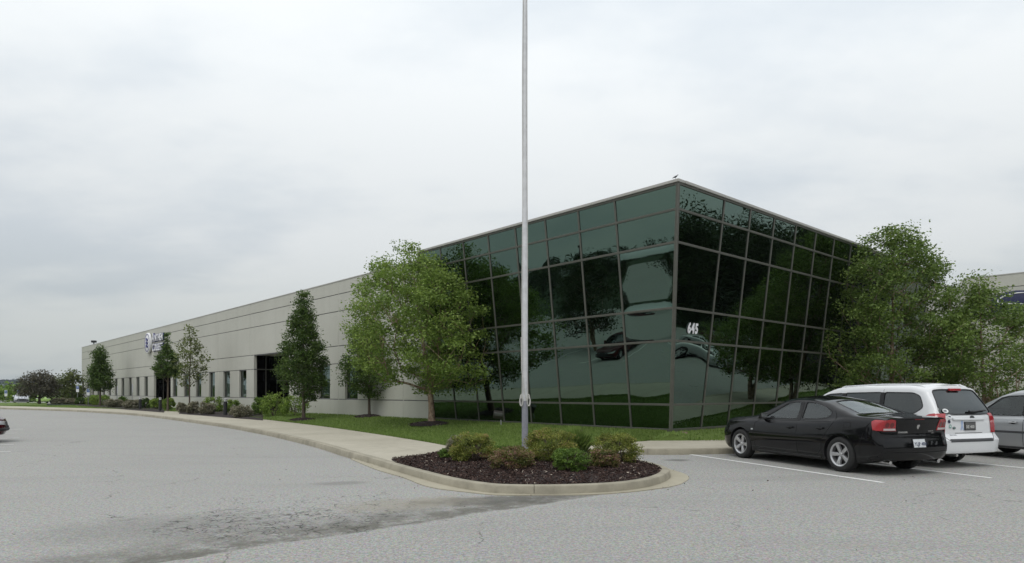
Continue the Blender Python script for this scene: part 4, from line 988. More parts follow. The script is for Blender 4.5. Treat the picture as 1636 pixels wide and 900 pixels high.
bd = tag(empty('bird', (bc.x-.07, bc.y+.03, bc.z)), 'small dark bird perched on the roof corner above the glass', 'bird'); bd.scale = (.6, .6, .6)
def loft(st, n=10):                        # st: (x, z, rx, rz)
    g = MB(); m = len(st)
    for (x, z, ry_, rz_) in st:
        for k in range(n): g.v.append((x, ry_*math.cos(2*PI*k/n), z+rz_*math.sin(2*PI*k/n)))
    for i in range(m-1):
        for k in range(n): g.f.append((i*n+k, i*n+(k+1) % n, (i+1)*n+(k+1) % n, (i+1)*n+k))
    g.f.append(tuple(range(n))); g.f.append(tuple((m-1)*n+k for k in reversed(range(n)))); return g
M_bird = plain('feathers', (.05, .048, .055), .8, 0, .3, 30)
g = loft([(-.17, .045, .004, .003), (-.12, .06, .018, .006), (-.07, .085, .03, .022), (-.02, .105, .045, .04), (.03, .13, .047, .046), (.065, .155, .034, .036), (.08, .18, .024, .026), (.097, .2, .026, .026), (.115, .205, .018, .018), (.128, .202, .006, .006), (.15, .197, .002, .002)])
g.obj('body', M_bird, bd, smooth=True, angle=80)
for s in (-1, 1):
    g = MB(); g.tube([(.0, s*.018, .08), (.004, s*.018, .0), (.03, s*.02, -.002)], [.006, .0035, .002], 5); g.obj('leg', M_bird, bd)
    g = loft([(-.15, .05, .003, .004), (-.08, .09, .01, .02), (0, .125, .012, .032), (.04, .14, .006, .018)], 8)
    g.v = [(x, y+s*.043, z) for x, y, z in g.v]; g.obj('wing', M_bird, bd, smooth=True, angle=80)

# ------------------------------------------------------------------ far left: kerb, lawn, trees, signs, woods
g = MB(); P = [(-95, 70.2), (-66, 73.2), (-56, 70.6), (-47, 68.6)]
g.prism([(-110, 69.4), (-56, 69.4), (-51.5, 67.5), (-44, 62.5), (-43.2, 63.6), (-50.5, 69), (-56, 71), (-110, 71)], 0, .13)
tag(g.obj('far_walk', M_redkerb), kind='structure')
g = MB(); g.prism([(-110, 70.6), (-57, 70.9), (-53, 77), (-64, 93), (-110, 93)], 0, .17); tag(g.obj('far_lawn', M_lawn), kind='structure')
g = MB(); g.prism([(-170, 93), (-55, 93), (-20, 130), (-170, 130)], 0, .02); tag(g.obj('far_lot', M_asph2), kind='structure')
M_signblue = plain('parking_sign_blue', (.06, .13, .36), .5); M_post = plain('galvanised_post', (.30, .31, .32), .5, .5)
for px, sy_, by_2, Yd, lb in ((9.6, 628, 646, 84, 'blue and white parking sign at the far left edge'), (30, 627, 645, 84, 'blue and white parking sign in front of the far silver car'), (124, 621, 647, 80, 'blue and white parking sign just left of the far building corner'), (141, 626, 647, 76, 'blue parking sign before the first narrow window of the far end'), (187, 622, 648, None, 'blue parking sign right of the dense far tree'), (211, 620, 648, None, 'blue parking sign below the round emblem')):
    if Yd: y = Yd; x = (px-CX)/F*Yd
    else: x, y = LR(px, 2.0)
    s = tag(empty('parking_sign', (x, y, .13), rz=.35 if Yd else TH+PI/2), lb, 'sign', 'accessible parking signs'); zc = zz(px, sy_, y)-.13
    g = MB(); g.tube([(0, 0, 0), (0, 0, zc+.35)], .03, 8); g.obj('post', M_post, s)
    g = MB(); g.box(-.15, .15, -.04, -.03, zc-.42, zc+.34); g.obj('plate', M_white, s, bevel=.004, seg=1)
    g = MB(); g.box(-.13, .13, -.048, -.041, zc-.06, zc+.31); g.obj('panel', M_signblue, s)
    g = MB(); g.lathe([(0, 0), (.028, 0), (.028, .005), (0, .005)], 10, Matrix.Translation((0, -.05, zc+.25)) @ Matrix.Rotation(PI/2, 4, 'X'))
    g.box(-.012, .012, -.054, -.049, zc+.12, zc+.22); g.box(-.012, .07, -.054, -.0492, zc+.105, zc+.125); g.box(.055, .07, -.054, -.0494, zc+.03, zc+.11)
    g.tube([(.0+.07*math.cos(a), -.051, zc+.085+.07*math.sin(a)) for a in [PI*.75+i*PI*1.2/9 for i in range(10)]], .008, 4); g.obj('wheelchair_symbol', M_white, s)
hx, hy = (63-CX)/F*84, 84
build_tree('plum_tree', 'low spreading dark purple leaved tree beyond the lot at far left', hx, hy, .15, 3.9, Crown(.9, [(0, 1.6), (.2, 2.3), (.5, 2.1), (.8, 1.4), (1, .5)]), .16, 150, 40, .12, M_leaf_plum, M_bark, 61, spread=.4)
hx, hy = (115-CX)/F*86, 86
build_tree('young_tree', 'open pale green tree just left of the far building corner', hx, hy, .15, 4.3, Crown(.8, [(0, 1.4), (.3, 1.5), (.6, 1.1), (.85, .7), (1, .3)]), .08, 100, 26, .13, M_leaf_spring, M_bark, 67, spread=.33)
hx, hy = (92-CX)/F*90, 90
build_tree('young_tree', 'thin pale green tree between the purple tree and the building', hx, hy, .15, 3.5, Crown(.7, [(0, 1.1), (.4, 1.3), (.8, .9), (1, .3)]), .07, 70, 22, .13, M_leaf_spring, M_bark, 69, spread=.33)
def wood(name, n, rng, seed, lsz, ml=None, dens=1.8):
    """a mass of crowns: rng() gives (x, y, base z, radius, height)"""
    r = np.random.default_rng(seed); Vs = []; T = []
    for i in range(n):
        x, y, z, R, H = rng(r); k = int((60+90*min(3, R/2))*dens); nl = 9; lc = np.clip(r.normal(size=(nl, 3)), -1.4, 1.4)*[R*.42, R*.42, H*.13]+[x, y, z+H*.6]
        idx = r.integers(0, nl, k); d = r.normal(size=(k, 3)); d /= np.linalg.norm(d, axis=1)[:, None]; C_ = lc[idx]+d*(r.random((k, 1))**.45)*[R*.42, R*.42, H*.17]
        C_[:k//3, 2] = z+r.random(k//3)*H*.6
        V = leafmesh(C_, d*[1, 1, .3], lsz*(.6+R*.25), seed+i, asp=.8); Vs.append(V); T.append(np.clip(r.normal(.5, .2, k)+r.normal(0, .15)+r.normal(0, .1, nl)[idx], 0, 1))
    V = np.concatenate(Vs); t_ = np.concatenate(T); me = mesh_np(name, V, np.arange(len(V)*4).reshape(-1, 4) if V.ndim == 3 else None, t_); return tag(link(name, me, ml or M_leaf_wood), kind='stuff')
def rleft(r):
    a = r.uniform(-120, -50); return (a, r.uniform(104, 150), -.3, r.uniform(2, 4), r.uniform(2.4, 4.2))
wood('woodland', 110, rleft, 300, .15, M_leaf_shrub, dens=2.5)
# ring of wooded hills (seen at the far left and mirrored in the glass)
def hill(a0, a1, d, h0, h1, name, step=2):
    g = MB(); A_ = np.arange(a0, a1+step, step); m = len(A_); r = random.Random(int(d))
    for k, (dd, hh) in enumerate(((0, -3), (.12, .55), (.3, .9), (.5, 1), (1.2, .7))):
        for j, a in enumerate(A_):
            u = (a-a0)/(a1-a0); H = h0+(h1-h0)*u; H *= .85+.22*math.sin(a*.13+d)+.1*math.sin(a*.41); R = d*(1+dd); g.v.append((R*math.sin(math.radians(a)), R*math.cos(math.radians(a)), H*hh if k else -3))
    for k in range(4):
        for j in range(m-1): p = k*m+j; g.f.append((p, p+1, p+m+1, p+m))
    return tag(g.obj(name, M_hill, smooth=True, angle=80), kind='structure')
hill(-60, -20, 900, 16, 14, 'far_hill')
hill(-200, -60, 260, 13, 8, 'hill'); hill(40, 160, 190, 22, 20, 'hill_right')
def rring(a0, a1, d0, d1, s0, s1, H0, H1):
    def f(r):
        a = math.radians(r.uniform(a0, a1)); d = r.uniform(d0, d1); return (d*math.sin(a), d*math.cos(a), s0+(s1-s0)*(d-d0)/(d1-d0), r.uniform(3, 5.5), r.uniform(H0, H1))
    return f
wood('woodland', 240, rring(-150, -66, 150, 300, -1, 9, 5, 9), 400, .19, dens=2.6)
wood('woodland', 380, rring(58, 108, 88, 125, 0, 2, 17, 21), 401, .11, dens=4.2)
wood('woodland', 110, rring(112, 210, 100, 160, 0, 3, 6, 10), 402, .26)
def far_rng(r):
    a = math.radians(r.uniform(-50, -36)); d = r.uniform(700, 1000); return (d*math.sin(a), d*math.cos(a), 2+(d-700)*.03, r.uniform(9, 14), r.uniform(5, 8))
wood('woodland', 120, far_rng, 403, .22, hazewood := m_tone('haze_tinted_leaf', [(0, (.07, .095, .10)), (1, (.11, .14, .145))], trans=0))  # distance haze is put into the leaf colour as a blue grey tint
# trees out in the lot that the glass mirrors
for i, (x, y, H) in enumerate(((-24.5, 22.5, 6.8), (-27, 14, 6.2), (-41, 31, 6.5))):
    build_tree('island_tree', ['spreading tree on a lot island, seen mirrored in the left glass beside the flagpole', 'tree on a nearer lot island, seen only mirrored in the left glass', 'tree on a farther lot island, seen only mirrored in the left glass'][i], x, y, 0, H, Crown(1.3, [(0, 1.6), (.3, 2.8), (.6, 2.4), (.85, 1.3), (1, .4)]), .13, 150, 90, .08, M_leaf_wood, M_birch, 500+i, spread=.42, stems=2)  # dark leaf colour stands in for the backlit, shaded side of these crowns
for (x, y, H, lb) in ((-46, 22.5, 8.2, 'dark lot light on a tall pole, mirrored in the left glass'),):
    lp = tag(empty('lot_light', (x, y, 0)), lb, 'lamp post')
    g = MB(); g.tube([(0, 0, 0), (0, 0, H)], .09, 8); g.obj('pole', M_dark, lp); g = MB(); g.box(-.6, .6, -.25, .25, H, H+.25); g.obj('lamp_head', M_dark, lp, bevel=.04)
#==PART3==
# ------------------------------------------------------------------ vehicles
def m_paint(name, col, metal=0., rough=.35, coat=1.):
    m, t, b = mat(name); b.inputs['Base Color'].default_value = (*col, 1); b.inputs['Metallic'].default_value = metal; b.inputs['Roughness'].default_value = rough
    b.inputs['Coat Weight'].default_value = coat; b.inputs['Coat IOR'].default_value = 1.42; b.inputs['Specular IOR Level'].default_value = .5 if metal else 0.
    n = noise(t, 1.6, 4); t.links.new(maprange(t, n, .3, .7, .01, .05), b.inputs['Coat Roughness'])
    pos = nd(t, 'ShaderNodeTexCoord').outputs['Object']; sp_ = nd(t, 'ShaderNodeSeparateXYZ'); t.links.new(pos, sp_.inputs[0])
    d = mth(t, 'MULTIPLY', maprange(t, sp_.outputs[2], .62, .2, 0, .05), maprange(t, noise(t, 4, 5, .6), .3, .7, .3, 1))   # road dust low on the sides
    t.links.new(mixc(t, d, col, (.20, .19, .17)), b.inputs['Base Color']); return m
M_pblack = m_paint('black_paint', (.006, .006, .007)); M_pwhite = m_paint('white_paint', (.72, .73, .74)); M_psilver = m_paint('silver_paint', (.40, .41, .42), .55, .35)
M_pred = m_paint('burgundy_paint', (.05, .004, .007)); M_plime = m_paint('lime_paint', (.35, .52, .16)); M_pgrey = m_paint('pale_grey_paint', (.42, .44, .48), .3)
M_rubber = plain('tyre_rubber', (.018, .018, .018), .85, 0, .2, 20); M_rim = plain('alloy_rim', (.52, .52, .53), .35, .75, .05)
M_trim = plain('black_trim', (.015, .015, .016), .55); M_seam = plain('panel_gap', (.002, .002, .002), .9); M_chrome = plain('chrome', (.6, .6, .6), .12, 1., .03)
M_gtrim = plain('grey_trim', (.05, .052, .055), .6)
M_seat = plain('seat_cloth', (.06, .058, .055), .9); M_cabin = plain('cabin_lining', (.035, .034, .032), .9)
def m_cglass(name, tint, gl=.08):
    m = bpy.data.materials.new(name); m.use_nodes = True; t = m.node_tree; t.nodes.clear(); o = nd(t, 'ShaderNodeOutputMaterial')
    tr = nd(t, 'ShaderNodeBsdfTransparent'); tr.inputs[0].default_value = (*tint, 1); gs = nd(t, 'ShaderNodeBsdfGlossy'); gs.inputs['Roughness'].default_value = .0; gs.inputs[0].default_value = (.9, .95, .95, 1)
    fr = nd(t, 'ShaderNodeFresnel'); fr.inputs[0].default_value = 1.52; f = mth(t, 'ADD', mth(t, 'MULTIPLY', fr.outputs[0], 1.3), gl*.3, True)
    mx = nd(t, 'ShaderNodeMixShader'); t.links.new(f, mx.inputs[0]); t.links.new(tr.outputs[0], mx.inputs[1]); t.links.new(gs.outputs[0], mx.inputs[2]); t.links.new(mx.outputs[0], o.inputs[0]); return m
M_cg = m_cglass('car_glass', (.80, .87, .83)); M_cgdark = m_cglass('tinted_car_glass', (.05, .053, .058), .12)
def m_lens(name, col, rough=.12):
    m, t, b = mat(name); b.inputs['Base Color'].default_value = (*col, 1); b.inputs['Roughness'].default_value = rough; b.inputs['Coat Weight'].default_value = 1
    n = noise(t, 60, 2); t.links.new(ramp(t, n, [(.35, tuple(c*.75 for c in col)), (.65, col)]), b.inputs['Base Color']); return m
M_lred = m_lens('red_lens', (.42, .012, .02)); M_ldeep = m_lens('deep_red_lens', (.16, .004, .008)); M_lclear = m_lens('clear_lens', (.55, .50, .50)); M_lhead = m_lens('headlamp_lens', (.45, .46, .47))
def interp(T, x):
    if x <= T[0][0]: return T[0][1]
    for (a, b), (c, d) in zip(T, T[1:]):
        if x <= c: u = (x-a)/(c-a); return b+(d-b)*u
    return T[-1][1]
def sinterp(T, x, e_=.09):                 # smoothed piecewise curve
    return (interp(T, x-e_)+2*interp(T, x-e_/2)+2*interp(T, x)+2*interp(T, x+e_/2)+interp(T, x+e_))/8
def vehicle(name, label, cat, S, loc, heading, group=None, detail=True):
    root = tag(empty(name, (loc[0], loc[1], 0), rz=math.atan2(heading[1], heading[0])), label, cat, group)
    x0, x1, W0 = S['rear'], S['front'], S['w']/2; top, sh = S['top'], S['shoulder']; tum, rr = S['tumble'], S['edge_r']
    NS = 80; nt_ = 6; rows = []
    def W(x):
        u = (x-x0)/(x1-x0); w = W0*(1-.035*(2*u-1)**4)
        for e_, R_, dep in ((x1-x, S.get('rf', .55), S.get('cf', .22)), (x-x0, S.get('rr', .3), S.get('cr', .10))):
            if e_ < R_: q = 1-e_/R_; w -= dep*(1-math.sqrt(max(0, 1-q**2.4)))*1.0
        return w
    def zbot(x):
        b = S['sill']; 
        if x > x1-.9: b += .05*((x-x1+.9)/.9)**2
        if x < x0+.9: b += S.get('rearlift', .06)*((x0+.9-x)/.9)**2
        return b
    def section(x):
        w, zb, zs, zt_ = W(x), zbot(x), sinterp(sh, x), sinterp(top, x, .12)
        zs = min(zs, zt_-.035); gh = max(zt_-zs, .03)
        P = [(w-.16, zb), (w-.07, zb+.015), (w-.035, zb+.07), (w-.022, zb+.16), (w-.008, zb+.27), (w, zb+(zs-zb)*.52), (w-.004, zb+(zs-zb)*.66), (w-.014, zb+(zs-zb)*.80), (w-.030, zs-.07 if zs-.07 > zb+(zs-zb)*.8 else zb+(zs-zb)*.9), (w-.05, zs-.02)]
        crown = S.get('crown', .035)*min(1, gh/.3)+.012; ztE = zt_-crown; g2 = max(.012, ztE-zs); r = min(rr, g2*.8); wg = w-.075
        P.append((wg, zs+.004)); lin = g2-r
        for u in (.33, .66, 1.0): P.append((wg-tum*lin*u, zs+.004+lin*u))
        yb, zb2 = P[-1]
        rin = S.get('rin', r*1.15) if gh > .2 else .12
        for k in range(1, 5):
            a = k/4*PI/2; P.append((yb-rin*(1-math.cos(a))-tum*r*.3*math.sin(a), zb2+r*math.sin(a)))
        yE, zE = P[-1]
        T_ = [(yE*(1-j/nt_), zE+(zt_-zE)*(1-(1-j/nt_)**2)) for j in range(1, nt_+1)]
        return P, T_
    def warp(x, y, z):
        wf = max(0, min(1, 1-(x1-x)/.75)); wr = max(0, min(1, 1-(x-x0)/S.get('wr', .6)))
        if wf > 0: wf = wf*wf*(3-2*wf); x += wf*(sinterp(S['fz'], z, .05)-S.get('bowf', .20)*(y/W0)**2)
        if wr > 0: wr = wr*wr*(3-2*wr); x -= wr*(sinterp(S['rz'], z, S.get('rs', .05))-S.get('bowr', .09)*abs(y/W0)**2.5)
        return (x, y, z)
    V = []; Fc = []; secs = []
    for i in range(NS+1):
        u = i/NS; u = .5-.5*math.cos(PI*u)*(.35)-.5*(1-2*u)*.65 if True else u
        x = x0+(x1-x0)*u; P, T_ = section(x); secs.append((x, P, T_))
    m = len(secs[0][1])
    def ringof(sec):
        x, P, T_ = sec; zb = P[0][1]
        botm = [(P[0][0]*(1-j/nt_), zb) for j in range(nt_, 0, -1)]
        half = botm+P+T_                      # bottom centre -> side -> top centre
        full = [(y, z) for y, z in half]+[(-y, z) for y, z in reversed(half[1:-1])]
        return [warp(x, y, z) for y, z in full]
    R_ = len(ringof(secs[0]))
    for s_ in secs: V += ringof(s_)
    for i in range(NS):
        for k in range(R_): a, b = i*R_+k, i*R_+(k+1) % R_; Fc.append((a, b, b+R_, a+R_))
    half_n = nt_+m+nt_
    def cap(i, flip):
        b0 = i*R_; x, P, T_ = secs[i]; G_ = []
        for r_ in range(m):                   # rows of P: left vertex index nt_+r_, right R_-(nt_+r_)
            li, ri = nt_+r_, R_-(nt_+r_); row = []
            for j in range(2*nt_+1):
                if j == 0: row.append(b0+li)
                elif j == 2*nt_: row.append(b0+ri)
                elif r_ == 0: row.append(b0+(li-j) % R_)
                elif r_ == m-1: row.append(b0+li+j)
                else:
                    y = P[r_][0]*(1-j/nt_); V.append(warp(x, y, P[r_][1])); row.append(len(V)-1)
            G_.append(row)
        for r_ in range(m-1):
            for j in range(2*nt_):
                q = (G_[r_][j], G_[r_][j+1], G_[r_+1][j+1], G_[r_+1][j]); Fc.append(q if not flip else tuple(reversed(q)))
    cap(0, False); cap(NS, True)
    me = bpy.data.meshes.new('body'); me.from_pydata(V, [], Fc)
    bm = bmesh.new(); bm.from_mesh(me); bmesh.ops.remove_doubles(bm, verts=bm.verts, dist=.0004); bmesh.ops.recalc_face_normals(bm, faces=bm.faces)
    if bm.calc_volume(signed=True) < 0: bmesh.ops.reverse_faces(bm, faces=bm.faces)
    bvh = BVHTree.FromBMesh(bm); bm.to_mesh(me); bm.free()
    body = link('body', me, [S['paint'], M_trim, M_cabin], root)
    # --- cutters
    def cutter(g, mi):
        c = g.mesh('cut'); c.materials.append(S['paint']); c.materials.append(M_trim); c.materials.append(M_cabin)
        c.polygons.foreach_set('material_index', [mi]*len(c.polygons)); o_ = bpy.data.objects.new('cut', c); COL.objects.link(o_); o_.parent = root; return o_
    cuts = []
    wr_, ty = S['wheel_r'], S['tyre_w']; axs = S['axles']
    for ax in axs:
        for s in (1, -1):
            g = MB(); k = 28; R2 = wr_+S.get('gap', .055); pts = []
            for q in range(k): a = 2*PI*q/k; pts.append((ax+R2*math.cos(a), wr_+R2*math.sin(a)*(1.0)))
            g.v = [(a, s*(W0-.30), b) for a, b in pts]+[(a, s*(W0+.2), b) for a, b in pts]; g.f = [tuple(range(k)), tuple(range(k, 2*k))]+[(q, (q+1) % k, k+(q+1) % k, k+q) for q in range(k)]
            cuts.append(cutter(g, 1))
    if S.get('cabin'):
        zs_ = sinterp(sh, 0); g = MB(); pc = S['cabin']; k = len(pc)
        def yc(z): return W0-.075-.055-tum*max(0, z-zs_)-(.03 if z < zs_ else 0)-max(0, z-(S['h']-.17))*S.get('rk', 1.1)
        for s in (1, -1): g.v += [(x, s*yc(z), z) for x, z in pc]
        g.f = [tuple(range(k)), tuple(range(k, 2*k))]+[(q, (q+1) % k, k+(q+1) % k, k+q) for q in range(k)]; cuts.append(cutter(g, 2))
        def rnd(P, r=.05, n=4):
            out = []; L = len(P)
            for i in range(L):
                p, a, b = Vector(P[i]).to_2d(), Vector(P[i-1]).to_2d(), Vector(P[(i+1) % L]).to_2d(); da, db = (a-p), (b-p); ra = min(r, da.length*.4); rb = min(r, db.length*.4); A2 = p+da.normalized()*ra; B2 = p+db.normalized()*rb
                for j in range(n+1): u = j/n; out.append(tuple(A2*(1-u)**2+p*2*u*(1-u)+B2*u*u))
            return out
        S['_sw'] = [rnd(p, r) for p, r in S['side_windows']]
        for P in S['_sw']:
            g = MB(); k = len(P); g.v = [(x, -1.4, z) for x, z in P]+[(x, 1.4, z) for x, z in P]; g.f = [tuple(range(k)), tuple(range(k, 2*k))]+[(q, (q+1) % k, k+(q+1) % k, k+q) for q in range(k)]; cuts.append(cutter(g, 1))
        S['_ws'] = rnd(S['windscreen'], .07); g = MB(); g.prism(S['_ws'], S['ws_z'], 2.5); cuts.append(cutter(g, 1))
        if S.get('rear_top'): S['_rw'] = rnd(S['rear_top'], .07); g = MB(); g.prism(S['_rw'], S['rw_z'], 2.5); cuts.append(cutter(g, 1))
        else:
            S['_rw'] = rnd(S['rear_cap'], .06); g = MB(); k = len(S['_rw']); g.v = [(x0-.5, y, z) for y, z in S['_rw']]+[(x0+1.0, y, z) for y, z in S['_rw']]; g.f = [tuple(range(k)), tuple(range(k, 2*k))]+[(q, (q+1) % k, k+(q+1) % k, k+q) for q in range(k)]; cuts.append(cutter(g, 1))
    for c in cuts:
        md = body.modifiers.new('b', 'BOOLEAN'); md.operation = 'DIFFERENCE'; md.solver = 'EXACT'; md.use_self = True; md.object = c
    bpy.context.view_layer.update(); dg = bpy.context.evaluated_depsgraph_get(); m2 = bpy.data.meshes.new_from_object(body.evaluated_get(dg)); body.modifiers.clear(); body.data = m2
    for c in cuts: bpy.data.objects.remove(c)
    m2.polygons.foreach_set('use_smooth', [True]*len(m2.polygons)); m2.set_sharp_from_angle(angle=math.radians(32)); m2.name = 'body'
    # --- projected panels
    AX = {'L': ((0, 3, 0), (0, -1, 0), lambda a, b: (a, 3, b)), 'R': ((0, -3, 0), (0, 1, 0), lambda a, b: (a, -3, b)), 'B': (None, (1, 0, 0), lambda a, b: (x0-2, a, b)), 'F': (None, (-1, 0, 0), lambda a, b: (x1+2, a, b)), 'T': (None, (0, 0, -1), lambda a, b: (a, b, 4)), 'BL': (None, (.7071, -.7071, 0), lambda a, b: ((a-3)*.7071, (a+3)*.7071, b)), 'BR': (None, (.7071, .7071, 0), lambda a, b: ((a-3)*.7071, -(a+3)*.7071, b))}
    def hit(side, a, b, off):
        _, d, f = AX[side]; h, nr, _, _ = bvh.ray_cast(Vector(f(a, b)), Vector(d))
        if h is None: h, nr, _, _ = bvh.find_nearest(Vector(f(a, b))+Vector(d)*(2 if side in 'BF' else 2))
        if nr.dot(Vector(d)) > 0: nr = -nr
        return h+nr*off
    def patch(poly, side, off, m_, nm, parent=root, size=.09, thick=0., smoothn=True):
        bm = bmesh.new(); vs = [bm.verts.new((a, b, 0)) for a, b in poly]; bm.faces.new(vs); bmesh.ops.triangulate(bm, faces=bm.faces)
        for _ in range(6):
            es = [e_ for e_ in bm.edges if e_.calc_length() > size]
            if not es: break
            bmesh.ops.subdivide_edges(bm, edges=es, cuts=1); bmesh.ops.triangulate(bm, faces=bm.faces)
        if thick: rim_ = [e_ for e_ in bm.edges if e_.is_boundary]
        base_ = {}
        for v in bm.verts: base_[v] = (v.co.x, v.co.y); v.co = hit(side, v.co.x, v.co.y, off)
        if thick:
            ex = bmesh.ops.extrude_edge_only(bm, edges=rim_)['geom']
            mp_ = [v for v in ex if isinstance(v, bmesh.types.BMVert)]
            bm.normal_update()
            dv = Vector(AX[side][1])
            for v in mp_: v.co = v.co+dv*(thick)
        bmesh.ops.recalc_face_normals(bm, faces=bm.faces); mm = bpy.data.meshes.new(nm); bm.to_mesh(mm); bm.free()
        dv = Vector(AX[side][1]); s_ = sum(f.normal.dot(dv)*f.area for f in mm.polygons)
        if s_ > 0: mm.flip_normals()
        mm.polygons.foreach_set('use_smooth', [True]*len(mm.polygons)); mm.set_sharp_from_angle(angle=math.radians(40)); return link(nm, mm, m_, parent)
    def seam(line, side, w_=.011, nm='seam', m_=M_seam, off=.0015, step=.05, closed=False):
        P = list(line)+([line[0]] if closed else []); P = resample(P, step); L_, Rr = offset(P, w_/2), offset(P, -w_/2); g = MB()
        for a, b in zip(L_, Rr): g.v += [tuple(hit(side, *a, off)), tuple(hit(side, *b, off))]
        for i in range(len(P)-1): g.f.append((2*i, 2*i+1, 2*i+3, 2*i+2))
        mm = bpy.data.meshes.new(nm); mm.from_pydata(g.v, [], g.f); return link(nm, mm, m_, root)
    def strip(line, side, w_, nm, m_, off=.012, parent=root): # raised moulding
        P = resample(list(line), .08); g = MB(); prof = [(-w_/2, -.004), (-w_/2*.8, off*.8), (0, off), (w_/2*.8, off*.8), (w_/2, -.004)]; O = [offset(P, a) for a, _ in prof]
        for i in range(len(P)):
            for k, (_, h_) in enumerate(prof): g.v.append(tuple(hit(side, *O[k][i], h_)))
        for i in range(len(P)-1):
            for k in range(4): g.f.append((i*5+k, (i+1)*5+k, (i+1)*5+k+1, i*5+k+1))
        return g.obj(nm, m_, parent, smooth=True, angle=60)
    S['patch'], S['seam'], S['strip'], S['hit'], S['root'] = patch, seam, strip, hit, root
    # glass
    if S.get('cabin'):
        for i, P in enumerate(S['_sw']):
            for side in 'LR':
                gm = S['side_glass'][i]; patch(P, side, -.010, gm, 'side_window')
                if detail: seam(P, side, .022, 'window_seal', M_trim, .003, .04, True)
        patch(S['_ws'], 'T', -.010, M_cg, 'windscreen')
        gm = S.get('rear_glass', M_cg)
        patch(S['_rw'], 'T' if S.get('rear_top') else 'B', -.008, gm, 'rear_window')
        if detail: seam(S['_rw'], 'T' if S.get('rear_top') else 'B', .025, 'window_seal', M_trim, .003, .05, True); seam(S['_ws'], 'T', .03, 'window_seal', M_trim, .003, .05, True)
        # seats and steering wheel
        for sx_, ys in S['seats']:
            for y in ys:
                z0 = .42; st = empty('seat', (sx_, y, z0)); st.parent = root
                g = MB(); g.hexa([(-.02, -.24, .0), (-.14, -.24, 0), (-.14, .24, 0), (-.02, .24, 0), (-.16, -.21, S['seat_h']), (-.25, -.21, S['seat_h']), (-.25, .21, S['seat_h']), (-.16, .21, S['seat_h'])]); g.obj('backrest', M_seat, st, bevel=.035)
                g = MB(); g.box(-.27, -.17, -.13, .13, S['seat_h']+.02, S['seat_h']+.19); g.obj('headrest', M_seat, st, bevel=.035)
        sw = S['steer']; Ms = Matrix.Translation(sw) @ Matrix.Rotation(math.radians(-65), 4, 'Y')
        g = MB(); g.lathe([(.17+.014*math.cos(a), .014*math.sin(a)) for a in [2*PI*q/8 for q in range(8)]], 24, Ms, closed=True); g.tube([Ms @ Vector((-.17, 0, 0)), Ms @ Vector((.17, 0, 0))], .018, 6); g.tube([Ms @ Vector((0, 0, 0)), Ms @ Vector((0, -.17, 0))], .016, 6); g.obj('steering_wheel', M_trim, root, smooth=True)
        g = MB(); g.box(sw[0]+.1, sw[0]+.55, -W0+.22, W0-.22, sinterp(sh, sw[0])-.2, sinterp(sh, sw[0])-.02); g.obj('dashboard', M_trim, root, bevel=.05)
    # wheels
    for ax in axs:
        for s in (1, -1):
            w = empty('wheel', (ax, s*(W0-.015-ty/2), wr_)); w.parent = root; Mw = Matrix.Rotation(-s*PI/2, 4, 'X'); h2 = ty/2; ri = wr_*.655
            g = MB(); g.lathe([(ri-.01, -h2+.02), (ri+.01, -h2), (wr_*.86, -h2-.004), (wr_-.022, -h2+.012), (wr_-.004, -h2+.035), (wr_, -h2*.3), (wr_, h2*.3), (wr_-.004, h2-.035), (wr_-.022, h2-.012), (wr_*.86, h2+.004), (ri+.01, h2), (ri-.01, h2-.02)], 40, Mw); g.obj('tyre', M_rubber, w, smooth=True, angle=50)
            rm = S.get('rim_m', M_rim)
            g = MB(); g.lathe([(ri-.012, -h2), (ri-.03, -h2*.2), (ri-.028, h2*.3), (ri-.022, h2-.018), (ri-.004, h2-.006), (ri+.008, h2-.002), (ri+.004, h2-.015), (ri-.012, h2-.02)], 40, Mw); g.obj('rim', rm, w, smooth=True)
            g = MB(); g.lathe([(0, h2*.15), (ri-.02, h2*.1)], 28, Mw); g.obj('brake_disc', M_trim, w)
            if detail:
                for q in range(S.get('spokes', 5)):
                    a = 2*PI*q/S.get('spokes', 5)+.3+ax; c_, s_ = math.cos(a), math.sin(a); g = MB()
                    wi, wo_ = S.get('sp_w', (.034, .052)); P = []
                    for z_a, z_b in ((h2-.075, h2-.03),):
                        for zz_ in (0, 1):
                            pass
                    def pt(r_, q_, z_): return Mw @ Vector((r_*c_-q_*s_, r_*s_+q_*c_, z_))
                    ro = ri-.016
                    g.hexa([pt(.04, -wi, h2-.085), pt(ro, -wo_, h2-.06), pt(ro, wo_, h2-.06), pt(.04, wi, h2-.085), pt(.04, -wi*.8, h2-.040), pt(ro, -wo_*.72, h2-.012), pt(ro, wo_*.72, h2-.012), pt(.04, wi*.8, h2-.040)])
                    g.obj('spoke', rm, w, bevel=.006, seg=2)
                g = MB(); g.lathe([(.0, h2-.022), (.03, h2-.024), (.036, h2-.036), (.062, h2-.040), (.072, h2-.06), (.07, h2-.09)], 20, Mw); g.obj('hub_cap', rm, w, smooth=True)
                for q in range(5): a = 2*PI*(q+.5)/5+.3+ax; g = MB(); g.lathe([(0, h2-.033), (.009, h2-.034), (.011, h2-.05)], 8, Mw @ Matrix.Translation((.052*math.cos(a), .052*math.sin(a), 0))); g.obj('wheel_nut', M_trim, w)
            else:
                g = MB(); g.lathe([(0, h2-.03), (ri*.55, h2-.028), (ri-.02, h2-.02)], 20, Mw); g.obj('hub_cap', rm, w, smooth=True)
